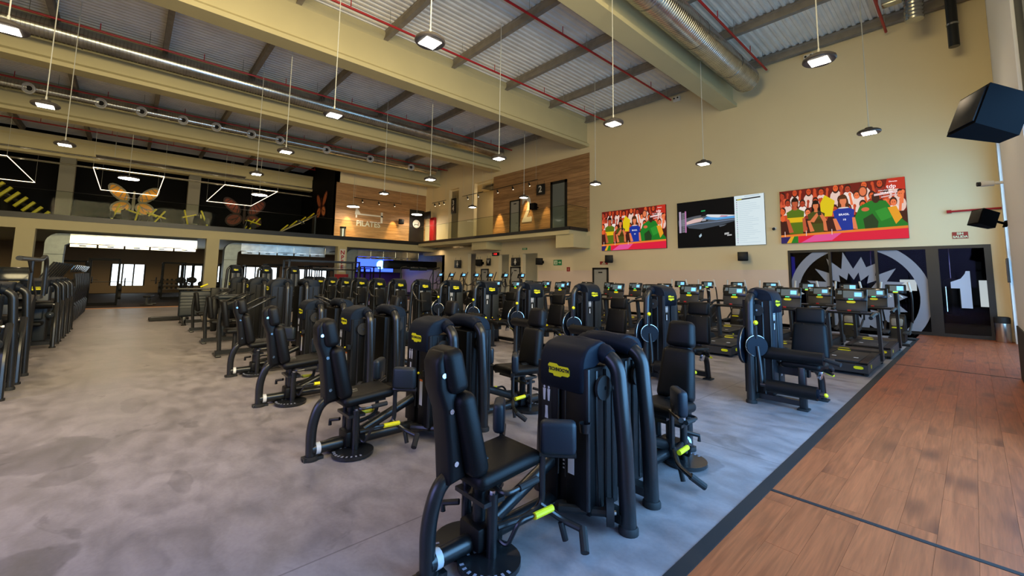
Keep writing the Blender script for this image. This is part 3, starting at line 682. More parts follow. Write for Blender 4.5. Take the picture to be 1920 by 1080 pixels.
t_, w, h = screen(-9.53, -5.73, 3.22, 5.40, 'middle video screen, black picture with a white text column')
obj('screen_picture', planet(w, h), t_, (0, -.004, 0))

# ================================================================== GLASS STUDIO FRONT
st = struct('window_4')
for x0, x1 in ((-4.98, -4.90), (-3.66, -3.58), (-2.32, -2.24), (-1.02, -.72), (.28, .43)): MB().box(x0, x1, D-.02, D+.12, 0, 2.93).build('mullion', 'black_frame', st, 0)
for z0, z1 in ((2.83, 2.93), (0, .10)): MB().box(-4.96, .43, D-.015, D+.11, z0, z1).build('transom', 'black_frame', st, 0)
for x0, x1 in ((-4.90, -3.66), (-3.58, -2.32), (-2.24, -1.02), (-.72, .28)): MB().box(x0, x1, D+.05, D+.062, .1, 2.83).build('pane', 'studio_glass', st, 0)
def clip(me_pts_faces, x0, x1, z0, z1, y0, y1, name, m, parent):
    bm = bmesh.new(); vs = [bm.verts.new((p[0], y0, p[1])) for p in me_pts_faces[0]]
    for f in me_pts_faces[1]: bm.faces.new([vs[i] for i in f])
    for co, no in (((x0,0,0),(-1,0,0)), ((x1,0,0),(1,0,0)), ((0,0,z0),(0,0,-1)), ((0,0,z1),(0,0,1))):
        bmesh.ops.bisect_plane(bm, geom=bm.verts[:]+bm.edges[:]+bm.faces[:], plane_co=co, plane_no=no, clear_outer=True)
    me = bpy.data.meshes.new(name); bm.to_mesh(me); bm.free(); me.materials.append(MATS[m]); return obj(name, me, parent)
cx, cz = -2.95, 1.22
def ringpts(r0, r1, n, f0=None, f1=None):
    vs = []; fs = []
    for k in range(n):
        a = 2*math.pi*k/n
        ro = f1(k) if f1 else r1; ri = f0(k) if f0 else r0
        vs += [(cx+ri*math.cos(a), cz+ri*math.sin(a)), (cx+ro*math.cos(a), cz+ro*math.sin(a))]
    for k in range(n): j = (k+1) % n; fs.append((2*k, 2*k+1, 2*j+1, 2*j))
    return vs, fs
rr = random.Random(3)
spk_o = [rr.uniform(1.35, 1.62) if k % 2 == 0 else rr.uniform(.92, 1.12) for k in range(36)]
spk_i = [rr.uniform(.80, .90) if k % 2 == 0 else rr.uniform(.52, .64) for k in range(36)]
for (x0, x1) in ((-4.90, -3.66), (-3.58, -2.32), (-2.24, -1.02)):
    clip(ringpts(1.72, 2.02, 64), x0, x1, .1, 2.83, D+.045, 0, 'ring_film', 'film', st)
    clip(ringpts(0, 0, 36, lambda k: spk_i[k], lambda k: spk_o[k]), x0, x1, .1, 2.83, D+.045, 0, 'burst_film', 'film', st)
o = MB().prism([(-.33,1.75),(-.10,1.86),(.0,2.02),(.02,2.1),(.11,2.1),(.11,.93),(-.13,.93),(-.13,1.55),(-.33,1.55)], D+.040, D+.048, 1, Matrix.Translation((-.17,0,0))).build('door_numeral', 'film_white', st, 0)
MB().cyl((-.62, D-.05, .8), (-.62, D-.05, 1.6), .018, 8).build('door_handle', 'chrome', st)
wsx = struct('wall_studio'); m = MB(); m.box(-6.5, 2.2, 26.5, 26.7, 0, 3.2); m.box(-6.7, -6.5, D+.3, 26.7, 0, 3.2); m.box(2.2, 2.4, D+.3, 26.7, 0, 3.2); m.box(-6.7, 2.4, D+.3, 26.7, 3.2, 3.3)
m.build('dark_panel', 'black_wall', wsx, 0); MB().box(-6.7, 2.4, D+.13, 26.7, -.06, 0).build('studio_floor', 'rubber_floor', wsx, 0)
MB().box(-6.48, -6.4, 22.5, 26.4, .3, 3.0).build('blue_panel', 'blue_wall', wsx, 0)
for y, x0, x1 in ((21.2,-4,.5), (22.6,-3,1.6), (24.2,-2.2,1.8)): tag(MB().box(x0, x1, y, y+.05, 3.1, 3.14).build('neon_strip', 'purple_glow', None, 0), 'purple neon strip on the studio ceiling at depth %s' % {21.2:'nearest the glass', 22.6:'in the middle', 24.2:'farthest from the glass'}[y], 'neon light', 'purple neon strips')
w5 = struct('window_5')
for x0, x1, z0, z1 in ((-2.3,-1.75,1.35,1.85), (-1.6,-1.2,1.35,1.85), (.15,.5,.75,1.85), (.65,1.25,.75,1.85)): MB().box(x0, x1, 26.44, 26.5, z0, z1).build('pane', 'pane_glow', w5, 0)  # pale glowing panes on the studio's rear wall
for k, (x, y) in enumerate(((-2.9,23.4), (-.55,22.2))):
    t_ = thing('punch_bag', ('dark hanging punch bag seen through the burst film', 'dark hanging punch bag behind the studio door glass')[k], 'punch bag', (x, y, .55), 0, 'punch bags in the studio')
    MB().lathe([(.10,0),(.19,.04),(.2,.3),(.2,1.2),(.17,1.3),(.05,1.34)], 16).build('bag', 'black_body', t_); MB().cyl((0,0,1.33),(0,0,2.6),.015,6).build('chain','chrome',t_)

# ================================================================== WALL ITEMS, SIGNS, DOORS
def wall_door(n, x0, x1, z1, y, z0=0, leaf='door_grey', fr=.10, handle=True):
    d = struct('door_%d' % n)
    for a, b, c, e in ((x0, x0+fr, z0, z1), (x1-fr, x1, z0, z1), (x0, x1, z1-fr, z1)): MB().box(a, b, y-.05, y+.01, c, e).build('door_frame', 'black_frame', d, 0)
    lf = MB().box(x0+fr, x1-fr, y-.02, y+.005, z0, z1-fr).build('door_leaf', leaf, d, 0)
    if leaf == 'door_grey': MB().box((x0+x1)/2-.13, (x0+x1)/2+.13, y-.035, y-.02, z1-fr-.2, z1-fr-.13).build('door_closer', 'black_frame', lf, 0)
    if handle: MB().tube([(x1-fr-.12, y-.02, z0+1.0), (x1-fr-.12, y-.06, z0+1.0), (x1-fr-.24, y-.06, z0+1.0)], .012, 6).build('door_handle', 'black_frame', lf)
    return d
wall_door(1, -14.62, -13.56, 2.31, D); wall_door(2, -21.62, -20.6, 2.43, D); wall_door(3, -21.72, -20.68, 7.06, D-.035, ZM); wall_door(4, -17.86, -16.5, 7.78, D-.035, ZM, 'door_glass' if 'door_glass' in MATS else mat('door_glass', (.18,.20,.19), .15).name, .17)
wall_door(5, -24.9, -24.0, 2.3, D)
# studio door in the timber wall upstairs
d = struct('door_6'); MB().box(-33.165, -33.12, 17.95, 19.4, ZM, 7.55).build('door_leaf', 'black_frame', d, 0)
o = MB().lathe([(.36,0),(.36,.02)], 28, Matrix.Translation((-33.12, 18.62, 6.3)) @ Matrix.Rotation(R(90), 4, 'Y')).build('round_plate', 'number_white', d)
MB().box(-33.1, -33.085, 18.42, 18.82, 6.22, 6.27).build('emblem_bar', 'ink', o, 0); MB().box(-33.1, -33.085, 18.42, 18.46, 6.08, 6.22).build('emblem_bar', 'ink', o, 0); MB().box(-33.1, -33.085, 18.78, 18.82, 6.08, 6.45).build('emblem_bar', 'ink', o, 0)
def sign(x0, x1, z0, z1, m, txt, tm, lab, y=D, size=.1, cat='sign', dz=0, lines=None, group=None):
    t_ = thing('wall_sign', lab, cat, ((x0+x1)/2, y-.015, (z0+z1)/2), 0, group)
    MB().box(-(x1-x0)/2, (x1-x0)/2, 0, .015, -(z1-z0)/2, (z1-z0)/2).build('plate', m, t_, 0)
    for k, l in enumerate(txt.split('\n') if txt else []):
        n = len(txt.split('\n')); obj('lettering', text_mesh(l, size, tm, .001, bold=.004), t_, (0, -.004, ((n-1)/2-k)*size*1.0), FACE_NY)
    return t_
sign(-.37, -.02, 3.14, 3.35, 'red_sign', 'SIN\nSALIDA', 'pale_green', 'red plate lettered sin salida above the studio door', size=.10)
sign(-14.12, -13.60, 2.48, 2.66, 'red_sign', 'SIN\nSALIDA', 'pale_green', 'small red plate above the grey door below the left screen', size=.08)
t_ = sign(-17.62, -16.95, 2.48, 2.82, 'green_sign', '', '', 'green emergency exit sign with running man and arrow')
MB().prism([(.05,-.02),(.17,-.02),(.17,-.09),(.28,.0),(.17,.09),(.17,.02),(.05,.02)], -.006, 0, 1).build('arrow', 'pale_green', t_, 0)
m = MB(); m.box(-.28,-.02,-.006,0,-.12,.12); m.build('door_symbol', 'pale_green', t_, 0)
m = MB(); m.sphere((-.13,-.008,.075), .022, 8, 6); m.box(-.16,-.10,-.012,-.006,-.02,.05); m.box(-.19,-.15,-.012,-.006,-.09,-.02); m.box(-.11,-.07,-.012,-.006,-.09,-.02); m.build('running_figure', 'green_sign', t_, 0)
sign(-16.55, -16.30, 2.10, 2.36, 'red_sign', 'i', 'pale_green', 'small square red fire sign right of the green exit sign', size=.2)
sign(-20.45, -20.0, 3.55, 3.68, 'green_sign', 'SALIDA', 'pale_green', 'thin green exit sign under the balcony', size=.09)
t_ = thing('clock', 'red digital clock on the wall under the balcony', 'clock', (-23.2, D-.05, 3.35)); MB().rbox((0,0,0), (.75,.08,.24), .015).build('case', 'black_frame', t_)
obj('digits', text_mesh('11:30', .17, 'seg_red', .001), t_, (0,-.045,0), FACE_NY)
def black_sign(x, z, w, h, txt, lab, y=D-.12, fig=False, rz=0, size=.45):
    t_ = thing('hanging_sign', lab, 'sign', (x, y, z), rz, 'black projecting signs'); MB().rbox((0,0,0), (w,.10,h), .01).build('panel', 'black_frame', t_)
    if fig:
        m = MB(); m.sphere((0,-.055,h*.28), .05, 10, 6, (1,.2,1)); m.prism([(-.05,h*.18),(.05,h*.18),(.13,-h*.12),(.05,-h*.12),(.05,-h*.36),(.01,-h*.36),(.01,-h*.12),(-.01,-h*.12),(-.01,-h*.36),(-.05,-h*.36),(-.05,-h*.12),(-.13,-h*.12)], -.058, -.05, 1); m.build('figure', 'number_white', t_, 0)
    elif txt:
        ls = txt.split('\n')
        for k, l in enumerate(ls): obj('numeral', text_mesh(l, size, 'number_white', .002, bold=.012), t_, (0,-.055,((len(ls)-1)/2-k)*size*.85), FACE_NY)
    for s_ in (-1, 1): MB().cyl((s_*w*.4,.02,h/2), (s_*w*.4,.02,h/2+.2), .01, 5).build('bracket', 'black_frame', t_)
    return t_
black_sign(-18.5, 7.38, .70, .68, '2', 'black hanging sign with a white two beside the glass door', size=.6, y=D-.3)
black_sign(-28.2, 7.42, .62, 1.25, '3\n4', 'black hanging sign with white three and four', size=.55, y=D-.4)
black_sign(-31.9, 7.0, .95, .62, '', 'black hanging sign with a small white bed emblem', y=D-.6)
black_sign(-20.98, 2.76, .85, .55, '', 'black sign with a white female figure above a door', fig=True)
black_sign(-25.1, 2.75, .42, .52, 'S', 'small black sign with a white letter S', size=.5)
black_sign(-23.9, 2.8, .4, .52, 'V', 'narrow black sign with a white pictogram left of the passage', size=.4)
black_sign(-27.8, 2.7, .85, .62, '', 'black sign with a white male figure at the far corner', fig=True)
o = obj('wall_numeral', text_mesh('2', 2.5, 'number_white', .01, bold=.05, sx=.8)); o.location = (-20.02, D-.05, 6.22); o.rotation_euler = FACE_NY; tag(o, 'tall white painted number two on the timber wall', 'numeral')
o = obj('wall_lettering', text_mesh('PILATES', .62, 'number_white', .01, bold=.015, sx=.95)); o.location = (-33.15, 14.25, 5.85); o.rotation_euler = FACE_PX; tag(o, 'white lettering reading pilates on the timber wall', 'lettering')
m = MB(); m.box(-33.16,-33.14,13.1,15.45,6.55,6.67); m.box(-33.16,-33.14,13.15,13.27,6.3,6.6); m.box(-33.16,-33.14,15.28,15.45,6.05,6.95); m.prism([(13.1,6.67),(13.55,6.67),(13.3,7.05),(13.15,7.0)], -33.16, -33.14, 0)
tag(m.build('bed_emblem', 'number_white', None, 0), 'white bed shaped emblem above the lettering on the timber wall', 'emblem')
t_ = thing('hose_cabinet', 'tall red fire hose cabinet at the balcony corner', 'cabinet', (-31.75, D-.12, ZM)); MB().rbox((0,0,1.35), (.75,.22,2.1), .02).build('body', 'red', t_); MB().rbox((0,-.115,1.35), (.66,.02,2.0), .01).build('door', 'red', t_); MB().rbox((.25,-.135,1.3), (.03,.02,.15), .005).build('handle', 'chrome', t_)
# loudspeakers
def make_speaker():
    t_ = thing('loudspeaker', 'x', 'speaker', group='black wall loudspeakers')
    MB().prism([(-.17,-.24),(.17,-.24),(.10,.06),(-.10,.06)], -.16, .16, 2).build('cabinet', 'speaker_black', t_, 0)
    MB().rbox((0,-.245,0), (.30,.015,.28), .005).build('grille', 'black_body', t_); MB().cyl((.0,.06,0),(.05,.22,-.02),.025,8).build('bracket', 'speaker_black', t_); MB().rbox((.05,.22,-.02),(.10,.02,.14),.004).build('wall_plate','speaker_black',t_); return t_
spk = make_speaker()
for loc, rz, s_, lab in (((-18.45, D-.32, 2.72), 25, 1.3, 'black loudspeaker on the wall left of the exit sign'), ((-13.25, D-.32, 2.76), 25, 1.25, 'black loudspeaker on the wall below the left screen'), ((-6.56, D-.25, 2.72), 15, 1.15, 'black loudspeaker on the wall below the middle screen'),
                         ((-24.6, D-.34, 2.75), 25, 1.4, 'black loudspeaker on the wall beside the letter S sign'), ((-19.0, D-.3, 6.3), 5, 1.3, 'black loudspeaker on the timber wall beside the number two'), ((-32.9, 16.95, 6.3), 80, 1.3, 'black loudspeaker on the timber wall beside the bed emblem')):
    o = put(spk, lab, loc, R(rz)); o.scale = (s_,)*3
o = put(spk, 'blue-tinted loudspeaker on a bracket at the right wall over the studio door', (.32, 13.4, 3.05), R(-55)); o.scale = (1.05,)*3; o.rotation_euler = (R(-18), 0, R(-60))
o = put(spk, 'large black loudspeaker jutting in at the right edge of the view', (.27, 5.3, 3.08), 0); o.scale = (1.08,)*3; o.rotation_euler = (R(-20), R(0), R(-62))
t_ = thing('security_camera', 'white security camera on the right wall above the red pipe', 'camera', (.42, 12.9, 3.75)); MB().cyl((-.02,0,0),(-.20,-.05,0),.055,12).build('body','number_white',t_); MB().cyl((-.19,-.048,0),(-.25,-.062,0),.045,12).build('lens','ink',t_); MB().cyl((0,0,0),(.2,0,0),.03,8).build('mount','number_white',t_)
t_ = thing('security_camera', 'small dome camera on the wall between two screens', 'camera', (-5.42, D-.06, 3.84)); MB().sphere((0,-.02,0),.06,10,6).build('dome','ink',t_); MB().rbox((0,.03,.03),(.16,.06,.08),.01).build('mount','number_white',t_)
t_ = thing('sprinkler_pipe', 'short red pipe on the wall above the sin salida plate', 'pipe', (-.42, D-.08, 4.02)); MB().cyl((0,0,0),(1.2,0,0),.03,8).build('pipe','red',t_); MB().cyl((-.03,0,0),(.08,0,0),.055,8).build('end_cap','red',t_)
for x, lab in ((-3.9, 'white emergency light box under the roof left of the red pipe end'), (-9.4, 'white emergency light box under the roof above the middle screen'), (-17.6, 'white emergency light box under the roof over the balcony')):
    t_ = thing('emergency_light', lab, 'light', (x, D-.1, 10.65), 0, 'twin emergency lights'); MB().rbox((0,0,0),(.34,.14,.24),.02).build('box','number_white',t_)
    for s_ in (-1,1): MB().cyl((s_*.09,-.07,.02),(s_*.09,-.10,.02),.04,10).build('lens','ink',t_)
t_ = thing('waste_bin', 'steel cylinder waste bin with black liner by the studio door', 'bin', (.50, 19.25, 0)); MB().lathe([(.15,0),(.16,.02),(.165,.56),(.155,.57)],24).build('body','bin_steel',t_); MB().lathe([(.165,.55),(.172,.60),(.17,.72),(.14,.74),(.13,.6)],24).build('liner','rubber',t_)
t_ = thing('notice_frame', 'narrow dark framed notice on the right wall beside the studio door', 'frame', (.70, 18.9, 2.1)); MB().box(-.02,.02,-.28,.28,-.35,.35).build('frame','black_frame',t_,0); MB().box(-.025,-.018,-.24,.24,-.31,.31).build('sheet','film',t_,0)
# ================================================================== GYM MACHINES
def arc(c, r, a0, a1, n, plane='yz', x=0):
    out = []
    for k in range(n+1):
        a = R(a0+(a1-a0)*k/n); p, q = c[0]+r*math.cos(a), c[1]+r*math.sin(a)
        out.append((x, p, q) if plane == 'yz' else (p, q, x))
    return out
BADGE = MB().prism([(-.105,.03),(-.09,.045),(-.02,.045),(.0,.032),(.09,.032),(.105,.012),(.105,-.025),(.09,-.036),(.035,-.036),(.02,-.046),(-.045,-.046),(-.055,-.03),(-.095,-.03),(-.098,.0)], -.003, 0, 1).mesh('logo_badge', 'logo_yellow', 0)
BADGE_TXT = text_mesh('TECHNOGYM', .034, 'ink', .0008, sx=.98, bold=.0012)
def badge(parent, loc, rz=0, s=1.0, tilt=0):
    b = obj('logo_badge', BADGE, parent, loc, (tilt,0,rz)); b.scale = (s,)*3
    obj('logo_lettering', BADGE_TXT, b, (0,-.0045,.004), FACE_NY); return b
SMALLBADGE = MB().prism([(-.10,.018),(-.06,.034),(.06,.034),(.10,.018),(.10,-.018),(.06,-.034),(-.06,-.034),(-.10,-.018)], -.003, 0, 1).mesh('logo_badge', 'logo_yellow', 0)
def tower(t_, h=1.22, w=.74, d=.30, M=(0,0,0), rz=0, body='black_body', detail=True, front='shroud', r=.05):
    # weight-stack tower: round hoop frame at the back, shrouded stack in front (front faces local -y)
    e = obj('weight_tower', None, t_, M, (0,0,rz)); e.empty_display_size = .1
    hw = w/2
    path = fil([(-hw-.02,0,.0), (-hw,0,h*.45), (-hw+.05,0,h-.15), (-hw+.17,0,h-.065), (0,0,h-.045), (hw-.17,0,h-.065), (hw-.05,0,h-.15), (hw,0,h*.45), (hw+.02,0,0)], .13, 6)
    MB().tube(path, r, 12).build('hoop_frame', 'black_metal', e)
    for s in (-1,1):
        MB().lathe([(r+.012,0),(r+.012,.03),(r+.002,.045)], 16, Matrix.Translation((s*(hw+.02),0,0))).build('foot_cap', 'rubber', e)
    bw = hw-.15; zt = h-.16
    m = MB(); m.box(-bw, bw, -d, .13, .10, zt)
    m.build('stack_housing', body, e, 0)
    # front panels left and right of the slot
    g = .035
    p1 = MB().rbox((-(bw+g)/2-.005, -d-.012, (zt+.13)/2), (bw-g, .03, zt-.13), .01).build('front_panel', body if h < 1.4 else 'panel_blue', e)
    p2 = MB().rbox(((bw+g)/2+.005, -d-.012, (zt+.13)/2), (bw-g, .03, zt-.13), .01).build('front_panel', body if h < 1.4 else 'panel_blue', e)
    m = MB(); m.tube(fil([(-g,-d-.02,.30),(-g,-d-.02,zt-.14),(0,-d-.02,zt-.08),(g,-d-.02,zt-.14),(g,-d-.02,.30)], .04), .008, 6); m.build('slot_trim', 'black_metal', e)
    for x in (-bw+.005, bw-.005): MB().cyl((x,-d-.01,.14), (x,-d-.01,zt), .018, 8).build('corner_trim', 'black_metal', e)
    for s in (-1,1):
        for y in (-d*.6, -d*.1, .07): MB().cyl((s*bw, y, .12), (s*bw, y, zt-.02), .013, 6).build('side_rib', 'black_metal', e)
    # cap saddle: rounded hood lofted across the width, plate hanging in front
    c = obj('cap', None, e)
    cw = min(.185, hw-.16); yf = -d-.045; rad = .13
    prof = [(yf+.012,h-.335),(yf,h-.32),(yf,h-.17)] + [(yf+rad-rad*math.cos(R(a_)), h-.17+(rad+.035)*math.sin(R(a_))) for a_ in (15,30,45,60,75)] + [(yf+rad+.03,h+.004)]
    prof += [(-.05,h+.014),(.0,h+.016),(.04,h+.0),(.06,h-.035),(.062,h-.07),(.04,h-.11),(-.02,h-.13),(-d*.6,h-.17),(-d+.03,h-.20),(-d+.03,h-.335)]
    cy_ = sum(p[0] for p in prof)/len(prof); cz_ = sum(p[1] for p in prof)/len(prof); n = len(prof); m = MB()
    secs = ((-cw-.02,.90),(-cw-.012,.965),(-cw+.012,1.0),(cw-.012,1.0),(cw+.012,.965),(cw+.02,.90))
    vs = [(x, cy_+(p[0]-cy_)*k, cz_+(p[1]-cz_)*k) for x, k in secs for p in prof]
    fs = [(i*n+j, i*n+(j+1)%n, (i+1)*n+(j+1)%n, (i+1)*n+j) for i in range(len(secs)-1) for j in range(n)] + [tuple(range(n))[::-1], tuple((len(secs)-1)*n+j for j in range(n))]
    m.add(vs, fs); m.build('cap_cover', 'shroud', c, 42)
    MB().tube([(-hw+.125,0,h-.095),(-hw+.15,0,h-.080),(-cw*.6,0,h-.058),(0,0,h-.05),(cw*.6,0,h-.058),(hw-.15,0,h-.080),(hw-.125,0,h-.095)], [.064,.070,.075,.077,.075,.070,.064], 16).build('cap_sleeve', 'shroud', c)
    badge(c, (-.01, yf-.002, h-.20), 0, min(1.0, cw/.125*.66))
    if detail:
        s_ = -(bw+g)/2-.01; y = -d-.029
        pl = MB().box(s_-.05, s_+.05, y-.001, y, zt-.42, zt-.12).build('instruction_print', 'ink', e, 0)
        MB().box(s_-.035, s_+.035, y-.003, y-.001, zt-.15, zt-.14).build('title_print', 'white_print', pl, 0)
        for k in (-1,1):
            m = MB(); m.sphere((s_+k*.022, y-.003, zt-.185), .010, 8, 6, (1,.2,1)); m.prism([(-.014,.0),(.014,0),(.011,-.05),(.008,-.085),(-.008,-.085),(-.011,-.05)], y-.004, y-.002, 1, Matrix.Translation((s_+k*.022,0,zt-.197))); m.build('figure_print', 'white_print', pl, 0)
        MB().prism([(-.012,0),(.012,0),(.012,-.05),(.016,-.09),(-.016,-.09),(-.012,-.05)], y-.003, y-.001, 1, Matrix.Translation((s_,0,zt-.32))).build('bottle_print', 'white_print', pl, 0)
        for k in range(11): MB().box(g*.2-.012, g*.2+.012, -d-.004, -d-.001, .34+k*.026, .35+k*.026).build('weight_label', 'white_print', e, 0)
        tg = MB().box(g+.03, g+.085, y-.002, y, .34, .60).build('instruction_tag', 'white_print', e, 0); MB().box(g+.03, g+.085, y-.003, y-.0005, .585, .605).build('tag_header', 'orange', tg, 0)
        MB().sphere((g*.9, -d-.03, .66), .014, 8, 6).build('selector_pin', 'yellow', e)
        m = MB(); m.lathe([(.036,0),(.042,.06),(.042,.062),(.036,.06),(.033,.01)], 14, Matrix.Translation((bw+.0,-d-.05,.66))); m.build('cup_holder', 'black_metal', e)
        for s in (-1,1):
            o = MB().cyl((s*(bw+.012),-.07,h-.30),(s*(bw+.035),-.07,h-.30),.085,20).build('pulley', 'rubber', e); MB().cyl((s*(bw+.03),-.07,h-.30),(s*(bw+.042),-.07,h-.30),.014,8).build('pulley_bolt','chrome',o)
            MB().cyl((s*(bw+.02),-.14,h-.30),(s*(bw+.02),-.12,.15),.004,4).build('cable','ink',e)
    MB().box(-hw, hw, -.06, .04, .06, .12).build('base_bar', 'black_metal', e, 0)
    return e
# ---- seated abductor / adductor machine: seat at the rear (origin = rear foot), tower towards +y
def make_abductor():
    t_ = thing('abductor_machine', 'x', 'gym machine', group='abductor machines in two facing rows')
    tower(t_, 1.23, .76, .20, (.10, 1.25, 0), 0, r=.056)
    MB().tube(fil([(0,0,.015),(0,-.01,.30),(0,.07,.53),(0,.40,.535)], .20, 7), .046, 12).build('rear_leg', 'black_metal', t_)
    MB().lathe([(.075,0),(.075,.02),(.055,.035)], 16).build('foot_cap', 'rubber', t_)
    MB().box(-.05,.05,-.07,.10,0,.03).build('floor_bracket', 'black_metal', t_, 0)
    # back shell, pads
    MB().bprism([(.08,.50),(.20,.52),(.17,.80),(.12,1.02),(.08,1.24),(.05,1.265),(.0,1.26),(-.03,1.20),(-.015,1.05),(.035,.92),(.065,.70)], -.085, .085, 0, .028, 3).build('back_shell', 'black_body', t_, 60)
    b = MB().rbox((0,.20,.775), (.38,.13,.50), .055, (R(12),0,0), 4, .80).build('backrest', 'vinyl', t_)
    h_ = MB().rbox((0,.09,1.15), (.29,.135,.26), .05, (R(11),0,0), 4, .84).build('headrest', 'vinyl', t_)
    for z, y in ((1.13,.015), (.92,.075), (.62,.115)):
        MB().cyl((-.094,y,z),(.094,y,z),.015,10).build('bolt', 'chrome', t_)
    MB().rbox((0,.47,.515), (.41,.52,.10), .05, (R(4),0,0), 4).build('seat', 'vinyl', t_)
    MB().box(-.12,.12,.25,.66,.445,.475).build('seat_plate', 'black_metal', t_, 0)
    MB().cyl((0,.36,.08),(0,.36,.46),.042,12).build('seat_post', 'black_metal', t_)
    # side hand grips
    for s in (-1,1):
        g = MB().tube(fil([(s*.10,.36,.45),(s*.26,.34,.44),(s*.27,.56,.455)], .06), .014, 8).build('side_handle', 'black_metal', t_)
        MB().cyl((s*.268,.45,.448),(s*.27,.60,.456),.021,10).build('grip', 'rubber', g)
    # base and diagonal beams
    MB().tube([(0,0,.09),(0,1.2,.09)], .052, 12).build('base_beam', 'black_metal', t_)
    MB().tube([(0,.40,.13),(0,1.10,.40)], .045, 12).build('diagonal_beam', 'black_metal', t_)
    MB().cyl((0,.035,.09),(0,.075,.09),.0535,12).build('serial_plate', 'white_print', t_)
    # pivot: posts, plates, dials
    MB().box(-.15,.15,.28,.44,.34,.365).build('pivot_plate', 'black_metal', t_, 0)
    MB().rbox((0,.38,.13),(.20,.20,.14),.02).build('pivot_block', 'black_body', t_)
    for s in (-1,1):
        p = MB().cyl((s*.13,.36,.04),(s*.13,.36,.40),.033,12).build('pivot_post', 'black_metal', t_); MB().cyl((s*.13,.36,.40),(s*.13,.36,.418),.022,8).build('bolt','chrome',p)
        d = MB().lathe([(.19,0),(.19,.028),(.03,.032)], 28, Matrix.Translation((s*.13,.34,.012))).build('range_dial', 'black_metal', t_)
        m = MB()
        for k in range(9):
            a = R(-110+k*14); m.box(.155,.18,-.008,.008,.0415,.043, Matrix.Translation((s*.13,.34,0)) @ Matrix.Rotation(a,4,'Z'))
        m.build('dial_marks', 'film', d, 0)
        # swing arm: low tube forward, foot peg, upright and knee pad turned outward
        A = MB().tube(fil([(s*.13,.40,.19),(s*.18,.60,.20),(s*.20,.72,.24),(s*.20,.72,.56)], .09), .021, 10).build('swing_arm', 'black_metal', t_)
        MB().tube(fil([(s*.20,.70,.25),(s*.29,.80,.16),(s*.44,.86,.13)], .05), .021, 10).build('foot_arm', 'black_metal', A)
        MB().cyl((s*.42,.86,.14),(s*.50,.78,.06),.027,10).build('foot_peg', 'rubber', A); MB().cyl((s*.30,.79,.15),(s*.33,.80,.05),.02,10).build('foot_peg', 'rubber', A)
        ux, uy = s*.72, .69
        MB().cyl((s*.20-ux*.02,.72-uy*.02,.555),(s*.20+ux*.22,.72+uy*.22,.555),.022,10).build('pad_peg', 'black_metal', A)
        MB().rbox((s*.20+ux*.10+s*.02,.72+uy*.10-.02,.675),(.085,.235,.215),.034,(0,0,R(-46)*s),3).build('knee_pad', 'blue_pad', t_)
        MB().rbox((s*.20+ux*.08,.72+uy*.08,.60),(.03,.10,.10),.01,(0,0,R(-46)*s)).build('pad_bracket', 'black_metal', A)
        # release lever with a yellow sleeve (near side only carries the long one)
        L_ = MB().tube(fil([(s*.13,.40,.13),(s*.20,.42,.10),(s*.25,.47,.25),(s*.27,.72,.24)], .05), .013, 8).build('release_lever', 'black_metal', t_)
        MB().cyl((s*.268,.58,.245),(s*.27,.74,.24),.021,10).build('grip', 'yellow', L_)
    MB().tube([(-.13,.30,.27),(-.22,.24,.25),(-.22,.24,.20)], .018, 8).build('stop_lever', 'black_metal', t_)
    # low pulley box towards the tower
    m = MB(); m.cyl((.14,1.0,.10),(.14,1.0,.13),.06,16); m.build('low_pulley','rubber',t_); MB().tube([(.14,.95,.12),(.40,1.16,.12)],.03,8).build('outrigger','black_metal',t_); o=MB().cyl((.40,1.14,.13),(.44,1.17,.13),.085,18).build('side_pulley','rubber',t_); MB().cyl((.437,1.165,.13),(.45,1.18,.13),.014,8).build('bolt','chrome',o)
    return t_
ab = make_abductor()
nm = ['nearest to the camera', 'second from the camera', 'third from the camera', 'fourth from the camera']
for k, x in enumerate((-2.17, -4.22, -6.30, -8.38)):
    put(ab, 'black abductor machine in the left-hand row, %s' % nm[k], (x, 1.37, 0))
for k, x in enumerate((-2.04, -4.08, -6.16, -8.24)):
    put(ab, 'black abductor machine with backrest facing the camera, %s' % nm[k], (x, 4.30, 0), R(180))

